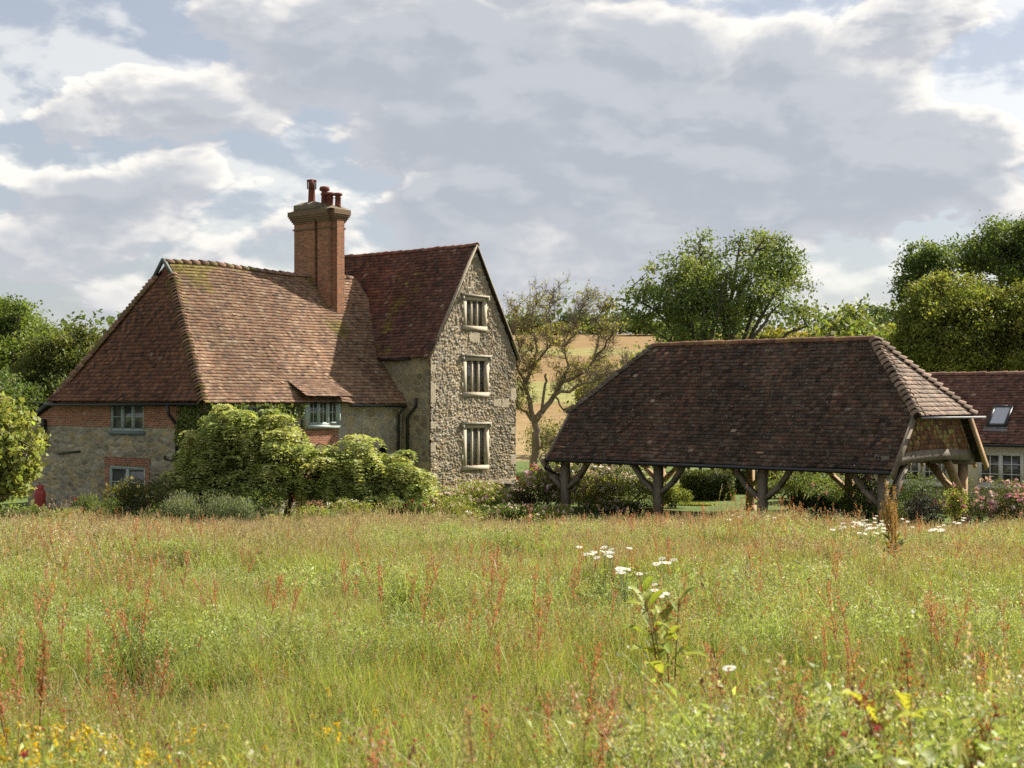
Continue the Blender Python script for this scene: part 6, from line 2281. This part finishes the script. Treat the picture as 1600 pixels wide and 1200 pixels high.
def meadow():
    r = np.random.default_rng(500)
    pts = []
    for y0, y1, dens in ((1.0, 3.4, 30), (3.4, 9, 62), (9, 16, 42), (16, 27, 30), (27, 45, 27)):
        hw = lambda y: 0.40 * y + 3.0
        n = int((y1 - y0) * 2 * hw((y0 + y1) / 2) * dens)
        y = r.uniform(y0, y1, n * 2)
        x = r.uniform(-1, 1, n * 2) * hw(y1)
        k = (np.abs(x) < hw(y)) & (y < edge_far(x))
        x, y = x[k][:int(n)], y[k][:int(n)]
        pts.append(np.stack([x, y], 1))
    P = np.concatenate(pts)
    x, y = P[:, 0], P[:, 1]
    n = len(P)
    a = fbm(x * 0.22, y * 0.22, 801)
    b = fbm(x * 0.5, y * 0.5, 802)
    c = fbm(x * 0.9, y * 0.9, 803)
    u = r.random(n)
    far = np.clip((y - 15) / 22, 0, 1)
    idx = np.where(u < 0.5, r.integers(0, 2, n), r.integers(2, 4, n))
    tallp = 0.04 + 0.40 * far
    v = r.random(n)
    idx = np.where(v < tallp, np.where(r.random(n) < 0.35 + 0.3 * far, r.integers(6, 8, n), r.integers(4, 6, n)), idx)
    idx = np.where((r.random(n) < 0.03 + 0.10 * far), 8, idx)
    idx = np.where((b > 0.53) & (r.random(n) < 0.7) & (y < 34), r.integers(9, 11, n), idx)
    holl = (c > 0.605) & (y < 32)
    idx = np.where(holl & (r.random(n) < 0.8), 11, idx)
    drop = holl & (r.random(n) < 0.66)
    # yellow trefoil in the near left corner
    ye = np.exp(-(((x + 2.35) / 0.85) ** 2 + ((y - 6.6) / 1.1) ** 2)) * 0.6 + 0.15 * np.exp(-(((x + 1.1) / 0.5) ** 2 + ((y - 8.2) / 0.8) ** 2))
    idx = np.where(r.random(n) < ye, 12, idx)
    idx = np.where((y < 13) & (r.random(n) < 0.07), 13, idx)
    so = np.clip((fbm(x * 0.35, y * 0.35, 805) - 0.48) * 3.0, 0, 0.5) + 0.22 * np.exp(-(((x - 9) / 6) ** 2 + ((y - 34) / 8) ** 2))
    idx = np.where(r.random(n) < so * 0.3, r.integers(14, 16, n), idx)
    s = np.exp(r.normal(0, 0.16, n)) * (0.62 + 0.72 * a) * (1 + 0.25 * np.clip((b - 0.5) * 4, -0.6, 1))
    s = np.where(holl, s * 0.7, s)
    s = np.where((r.random(n) < 0.08) & (y > 26), s * 1.35, s)
    # thinner and lower on the last metres before the garden
    s = s * np.where(edge_far(x) - y < 0.5, 0.8, 1.0) * (1 - 0.36 * np.clip((y - 27) / 11, 0, 1))
    z = ground(x, y)
    keep = ~drop
    x, y, z, s, idx = x[keep], y[keep], z[keep], s[keep], idx[keep]
    n = len(x)
    me = bpy.data.meshes.new('meadow_grass')
    me.vertices.add(n)
    me.vertices.foreach_set('co', np.stack([x, y, z], 1).astype(np.float32).ravel())
    at_ = me.attributes.new('idx', 'INT', 'POINT')
    at_.data.foreach_set('value', idx.astype(np.int32))
    rot = np.stack([r.normal(0, 0.10, n), r.normal(-0.02, 0.10, n), r.uniform(0, 2 * np.pi, n)], 1)
    at_ = me.attributes.new('rot', 'FLOAT_VECTOR', 'POINT')
    at_.data.foreach_set('vector', rot.astype(np.float32).ravel())
    wide = np.where(y > 16, 1.15, 1.0)
    at_ = me.attributes.new('scl', 'FLOAT_VECTOR', 'POINT')
    at_.data.foreach_set('vector', np.stack([s * wide, s * wide, s], 1).astype(np.float32).ravel())
    o = bpy.data.objects.new('meadow_grass', me)
    COL.objects.link(o)
    tag(o, 'tall uncut meadow grass with seed heads filling the foreground', 'grass', kind='stuff')
    ng = bpy.data.node_groups.new('meadow_scatter', 'GeometryNodeTree')
    ng.interface.new_socket('Geometry', in_out='INPUT', socket_type='NodeSocketGeometry')
    ng.interface.new_socket('Geometry', in_out='OUTPUT', socket_type='NodeSocketGeometry')
    N = ng.nodes
    gi, go = N.new('NodeGroupInput'), N.new('NodeGroupOutput')
    ip = N.new('GeometryNodeInstanceOnPoints')
    ci = N.new('GeometryNodeCollectionInfo')
    ci.inputs['Collection'].default_value = clump_col
    ci.inputs['Separate Children'].default_value = True
    ci.inputs['Reset Children'].default_value = True

    def na(nm, t):
        q = N.new('GeometryNodeInputNamedAttribute')
        q.data_type = t
        q.inputs['Name'].default_value = nm
        return next(s_ for s_ in q.outputs if s_.enabled and s_.name == 'Attribute')
    lk = ng.links.new
    lk(gi.outputs[0], ip.inputs['Points'])
    lk(ci.outputs[0], ip.inputs['Instance'])
    ip.inputs['Pick Instance'].default_value = True
    lk(na('idx', 'INT'), ip.inputs['Instance Index'])
    lk(na('rot', 'FLOAT_VECTOR'), ip.inputs['Rotation'])
    lk(na('scl', 'FLOAT_VECTOR'), ip.inputs['Scale'])
    lk(ip.outputs[0], go.inputs[0])
    md = o.modifiers.new('scatter', 'NODES')
    md.node_group = ng
    print('meadow clumps', n)


meadow()


def stand_at(px, top, h, dmin=4.0, dmax=43.0):
    """distance at which a plant of height h standing on the meadow tops out at this point"""
    lo_, hi_ = dmin, dmax
    f = lambda d: HY + (ZC - gz(at(px, d), d) - h) / d * F - top
    if f(lo_) < 0:
        return lo_
    if f(hi_) > 0:
        return hi_
    for _ in range(50):
        m_ = (lo_ + hi_) / 2
        if f(m_) > 0:
            lo_ = m_
        else:
            hi_ = m_
    return (lo_ + hi_) / 2


# sorrel stalks: a few shapes, copied one by one -----------------------------
def sorrel_mesh(seed):
    r = np.random.default_rng(seed)
    mb = MB()
    h = 1.0
    bend = r.normal(0, 0.12, 2)
    pt = lambda s: np.array((bend[0] * s * s, bend[1] * s * s, h * s))
    c = np.array((0.33, 0.13, 0.07))
    mb.tube([pt(s) for s in (-0.02, .3, .6, .8, 1)], [0.0035, 0.003, 0.0025, 0.002, 0.001], 5, c)
    pal = np.array([(0.50, 0.19, 0.11), (0.44, 0.15, 0.09), (0.54, 0.27, 0.16), (0.48, 0.23, 0.14)])
    br = [(pt(0.62), pt(1.0))]
    for i in range(r.integers(3, 6)):
        s = r.uniform(0.58, 0.85)
        a = r.uniform(0, 2 * np.pi)
        b = pt(s)
        e = b + np.array((math.cos(a) * 0.07, math.sin(a) * 0.07, r.uniform(0.10, 0.2)))
        br.append((b, e))
        mb.tube([b, (b + e) / 2 + np.array((math.cos(a) * .015, math.sin(a) * .015, -0.01)), e], [0.0016, 0.0013, 0.0008], 4, c, cap=False)
    for b, e in br:
        m = int(np.linalg.norm(e - b) * 260)
        s = r.random(m)
        pos = b + (e - b) * s[:, None] + r.normal(0, 0.009, (m, 3))
        leaf_quads(mb, pos, np.full(m, 0.0142), pal[r.integers(0, 4, m)] * r.uniform(.75, 1.2, (m, 1)), r, 0.2, 0, 0.8)
    for i in range(3):
        a = r.uniform(0, 2 * np.pi)
        b = pt(r.uniform(0.1, 0.35))
        d = np.array((math.cos(a), math.sin(a), 0.9))
        sd_ = np.array((-math.sin(a), math.cos(a), 0))
        ribbon(mb, [b, b + d * 0.05, b + d * 0.10], (0.004, 0.014, 0.001), sd_, (0.14, 0.16, 0.04))
    return mb.mesh('sorrel_stalk', M['leaf'])


SORREL = [sorrel_mesh(900 + i) for i in range(6)]
sorrel_n = [0]


def put_sorrel(x, y, h, r):
    o = bpy.data.objects.new('sorrel_stalk', SORREL[int(r.integers(0, 6))])
    COL.objects.link(o)
    o.location = (x, y, gz(x, y))
    k = r.uniform(0.85, 1.1)
    o.scale = (h * k, h * k, h)
    o.rotation_euler = (r.normal(0, 0.10), r.normal(0, 0.10), r.uniform(0, 6.28))
    tag(o, 'reddish sorrel stalk with rusty seed clusters standing up from the meadow grass', 'wildflower', 'sorrel stalks scattered through the meadow')
    sorrel_n[0] += 1


def sorrels():
    r = np.random.default_rng(910)
    lst = [(52, 895, .95), (72, 915, .9), (88, 930, .9), (205, 806, 1.1), (226, 806, 1.05), (284, 806, .9), (205, 915, 1.0), (212, 930, .9), (228, 935, .85), (216, 985, .9), (238, 1000, .8), (20, 990, .95), (32, 995, .9),
           (280, 858, .9), (345, 895, .85), (402, 893, .85), (415, 900, .8), (440, 905, .8), (84, 812, 1.0), (46, 808, 1.0), (606, 885, .85), (640, 885, .85), (652, 905, .85), (745, 915, .9), (770, 862, .9), (776, 850, .9), (760, 880, .8),
           (835, 930, .9), (840, 915, .8), (905, 1010, .95), (785, 985, .7), (768, 1080, .75), (755, 1090, .7), (582, 1160, .9), (905, 1080, .8), (945, 1100, .8), (864, 1080, .7), (1178, 850, .95), (1186, 838, .9), (1195, 1020, .95), (1150, 1000, .75), (1335, 910, .95), (1340, 920, .85), (1332, 1005, .9), (1306, 1080, .8),
           (1290, 850, .95), (1295, 860, .85), (1455, 900, .95), (1470, 925, .9), (1480, 930, .85), (1225, 775, 1.15), (1240, 790, 1.0), (1145, 775, 1.15), (1165, 790, 1.0), (1100, 785, 1.0), (1330, 790, 1.1), (1440, 800, 1.0), (970, 795, .95), (1412, 810, 1.0), (1512, 815, .9), (1185, 1045, .75), (1285, 980, .7), (1100, 1060, .7), (1015, 900, .85), (920, 845, .9), (905, 850, .9), (950, 860, .85), (824, 780, 1.2), (1508, 1010, .7), (1560, 1010, .8)]
    for px, top, h in lst:
        d = stand_at(px, top, h)
        put_sorrel(at(px, d), d, h, r)
    k = 0
    while k < 150:
        d = r.uniform(8, 42)
        x = r.uniform(-0.37, 0.37) * d
        if d > edge_far(x) - 0.4:
            continue
        dens = 0.10 + sum(w_ * math.exp(-((x - at(px_, d_)) / sx_) ** 2 - ((d - d_) / sd_) ** 2) for px_, d_, sx_, sd_, w_ in ((1210, 30, 3.2, 8, 1.0), (760, 17, 1.5, 5, .9), (640, 14, 1.0, 4, .8), (215, 16, 0.9, 6, .7), (1290, 24, 2, 6, .7), (1450, 14, 1.4, 4, .6), (150, 34, 3, 5, .5), (980, 34, 3, 6, .5)))
        if r.random() > dens:
            continue
        put_sorrel(x, d, r.uniform(0.62, 0.9), r)
        k += 1


sorrels()


# docks: broad-leaved plants standing above the grass ------------------------
def dock(label, px, top, h, stems, leaves, seed, leafcol, leafl, rust=1.0, lean=0.12, leaf_lo=0.25, leaf_hi=0.8, rustpal=None, dist=None):
    r = np.random.default_rng(seed)
    d = dist or stand_at(px, top, h)
    x = at(px, d)
    root = empty('dock_plant', (x, d, gz(x, d)))
    tag(root, label, 'plant')
    rp = np.array(rustpal or [(0.30, 0.11, 0.05), (0.36, 0.16, 0.075), (0.25, 0.10, 0.05)])
    for i in range(stems):
        sb, fb, lb = MB(), MB(), MB()
        a = r.uniform(0, 2 * np.pi)
        b = np.array((math.cos(a), math.sin(a), 0)) * r.uniform(0.02, 0.10)
        e = np.array((math.cos(a) * lean * r.uniform(0.3, 1.2) * 1.6, math.sin(a) * lean * 0.8, h * r.uniform(0.72, 1.0) if i else h))
        f = lambda s: b + (e - b) * np.array((s ** 1.4, s ** 1.4, s))
        sc_ = np.array((0.20, 0.12, 0.055))
        sb.tube([f(s) for s in (0, .3, .6, .85, 1)], [0.006, 0.0055, 0.0045, 0.003, 0.0015], 6, sc_)
        for j in range(int(16 * rust)):
            s = r.uniform(0.60, 1.0)
            p = f(s)
            n = 11
            leaf_quads(fb, p + r.normal(0, 0.016, (n, 3)) * np.array((1, 1, 1.5)), np.full(n, 0.017), rp[r.integers(0, 3, n)] * r.uniform(.7, 1.3, (n, 1)), r, 0.2, 0, 0.8)
        for j in range(3):
            s = r.uniform(0.62, 0.85)
            a2 = r.uniform(0, 2 * np.pi)
            p = f(s)
            q = p + np.array((math.cos(a2) * .06, math.sin(a2) * .06, r.uniform(.08, .16)))
            sb.tube([p, (p + q) / 2 + np.array((math.cos(a2) * .012, math.sin(a2) * .012, -.012)), q], [0.0025, 0.002, 0.001], 4, sc_, cap=False)
            m = int(26 * rust)
            t = r.random(m)
            leaf_quads(fb, p + (q - p) * t[:, None] + r.normal(0, 0.008, (m, 3)), np.full(m, 0.015), rp[r.integers(0, 3, m)] * r.uniform(.7, 1.3, (m, 1)), r, 0.2, 0, 0.8)
        for j in range(leaves):
            s = leaf_lo + (leaf_hi - leaf_lo) * (j + r.random()) / leaves
            p = f(s)
            a2 = r.uniform(0, 2 * np.pi)
            o = np.array((math.cos(a2), math.sin(a2), 0))
            sd_ = np.array((-math.sin(a2), math.cos(a2), 0))
            L = leafl * r.uniform(0.7, 1.25) * (1.15 - 0.5 * s)
            up_ = r.uniform(0.35, 1.1)
            c = np.array(leafcol[r.integers(0, len(leafcol))]) * r.uniform(0.8, 1.2)
            ts = (0, .12, .3, .5, .7, .88, 1)
            pts = [p + o * L * t * 0.85 + np.array((0, 0, L * (up_ * 1.25 * t - 0.6 * t * t))) for t in ts]
            ws = [L * w for w in (0.01, 0.09, 0.17, 0.18, 0.14, 0.07, 0.004)]
            n = len(ts)
            v, cc = [], []
            for i2 in range(n):
                wav = r.normal(0, 0.02) * L
                v += [pts[i2] - sd_ * ws[i2] + np.array((0, 0, ws[i2] * 0.45 + wav)), pts[i2], pts[i2] + sd_ * ws[i2] + np.array((0, 0, ws[i2] * 0.45 - wav))]
                cc += [c, c * 1.15, c]
            fcs = []
            for i2 in range(n - 1):
                fcs += [(3 * i2, 3 * i2 + 1, 3 * i2 + 4, 3 * i2 + 3), (3 * i2 + 1, 3 * i2 + 2, 3 * i2 + 5, 3 * i2 + 4)]
            lb.add(v, np.array(fcs), cc)
        so = sb.build('stem', M['bark'], root, smooth=True)
        if fb.n:
            fb.build('seed_head', M['leaf'], so)
        lb.build('foliage', M['leaf'], so, smooth=True)
    return d


LG = [(0.27, 0.33, 0.06), (0.32, 0.36, 0.07), (0.22, 0.28, 0.055)]
dock('leafy dock with big light green leaves and thin stems in the middle of the meadow', 1046, 886, 1.05, 6, 4, 920, LG, 0.27, 0.3, 0.24, 0.35, 0.95)
dock('blurred dock with rusty seed stems and yellow-green leaves in the near right corner', 1440, 1010, 1.05, 5, 6, 921, [(0.36, 0.38, 0.06), (0.42, 0.42, 0.07), (0.22, 0.27, 0.055)], 0.27, 0.75, 0.18, 0.15, 0.85)
dock('tall tan-orange dock spire with leafy base near the right end of the barn', 1402, 748, 1.62, 9, 5, 922, [(0.10, 0.13, 0.03), (0.16, 0.18, 0.04)], 0.24, 2.0, 0.16, 0.1, 0.5, [(0.40, 0.25, 0.09), (0.45, 0.30, 0.11), (0.36, 0.20, 0.075)], dist=22)
dock('small dark rusty dock by the left edge of the near meadow', 30, 990, 0.9, 2, 2, 923, LG, 0.14, 1.2, 0.12)


# oxeye daisies ---------------------------------------------------------------
def daisy_mesh(seed):
    r = np.random.default_rng(seed)
    mb = MB()
    b = r.normal(0, 0.05, 2)
    tip = np.array((b[0], b[1], 1.0))
    mb.tube([(0, 0, -0.02), (b[0] * .3, b[1] * .3, .55), tip], [0.003, 0.0025, 0.002], 5, (0.14, 0.17, 0.05))
    tilt = np.array((r.normal(0, 0.25), r.normal(-0.75, 0.3), 1.0))
    tilt /= np.linalg.norm(tilt)
    s = np.cross(tilt, (1, 0, 0))
    s /= np.linalg.norm(s)
    t = np.cross(tilt, s)
    n = 16
    for i in range(n):
        a = 2 * np.pi * i / n + r.normal(0, 0.05)
        d = s * math.cos(a) + t * math.sin(a)
        w = -s * math.sin(a) + t * math.cos(a)
        L = 0.036 * r.uniform(0.9, 1.1)
        dz = tilt * r.normal(0, 0.003)
        mb.add([tip + d * .008 - w * .003, tip + d * .008 + w * .003, tip + d * L * .75 + w * .0065 + dz, tip + d * L + dz, tip + d * L * .75 - w * .0065 + dz], [(0, 1, 2, 3, 4)], (0.78, 0.77, 0.72))
    v, f = [tuple(tip + tilt * 0.008)], []
    for i in range(10):
        a = 2 * np.pi * i / 10
        v.append(tuple(tip + tilt * 0.002 + (s * math.cos(a) + t * math.sin(a)) * 0.011))
    mb.add(v, [(0, 1 + i, 1 + (i + 1) % 10) for i in range(10)], (0.60, 0.42, 0.04))
    return mb.mesh('oxeye_daisy', M['petal'])


DAISY = [daisy_mesh(930 + i) for i in range(4)]


def daisies():
    r = np.random.default_rng(940)
    groups = [((945, 862), (26, 9), 16, .72, 'oxeye daisy in the small white cluster left of the leafy dock'),
              ((975, 888), (12, 4), 7, .72, 'oxeye daisy in the lower white cluster left of the leafy dock'),
              ((1040, 876), (10, 5), 5, .75, 'oxeye daisy just above the leafy dock in mid meadow'),
              ((1355, 822), (40, 12), 46, .72, 'oxeye daisy in the white drift left of the tall tan dock'),
              ((1468, 822), (14, 8), 9, .72, 'oxeye daisy in the white patch right of the tall tan dock'),
              ((1180, 806), (50, 7), 12, .72, 'oxeye daisy near the foot of the third barn post'),
              ((1510, 815), (36, 8), 8, .72, 'oxeye daisy in front of the big pink rose bush'),
              ((1141, 1042), (6, 3), 1, .6, 'single white daisy low in the near meadow right of centre'),
              ((1020, 925), (30, 22), 6, .6, 'oxeye daisy among the leaves of the leafy dock')]
    for (cx_, cy_), (sx, sy), n, h, lab in groups:
        for i in range(n):
            px, py = cx_ + r.normal(0, sx * .6), cy_ + r.normal(0, sy * .6)
            hh = h * r.uniform(0.92, 1.08)
            d = stand_at(px, py, hh)
            o = bpy.data.objects.new('oxeye_daisy', DAISY[int(r.integers(0, 4))])
            COL.objects.link(o)
            x = at(px, d)
            o.location = (x, d, gz(x, d))
            k = 1.3
            o.scale = (k, k, hh)
            o.rotation_euler = (0, 0, r.normal(0, 0.6))
            tag(o, lab, 'flower', 'white oxeye daisies, ' + lab.split(' ', 2)[2])


daisies()
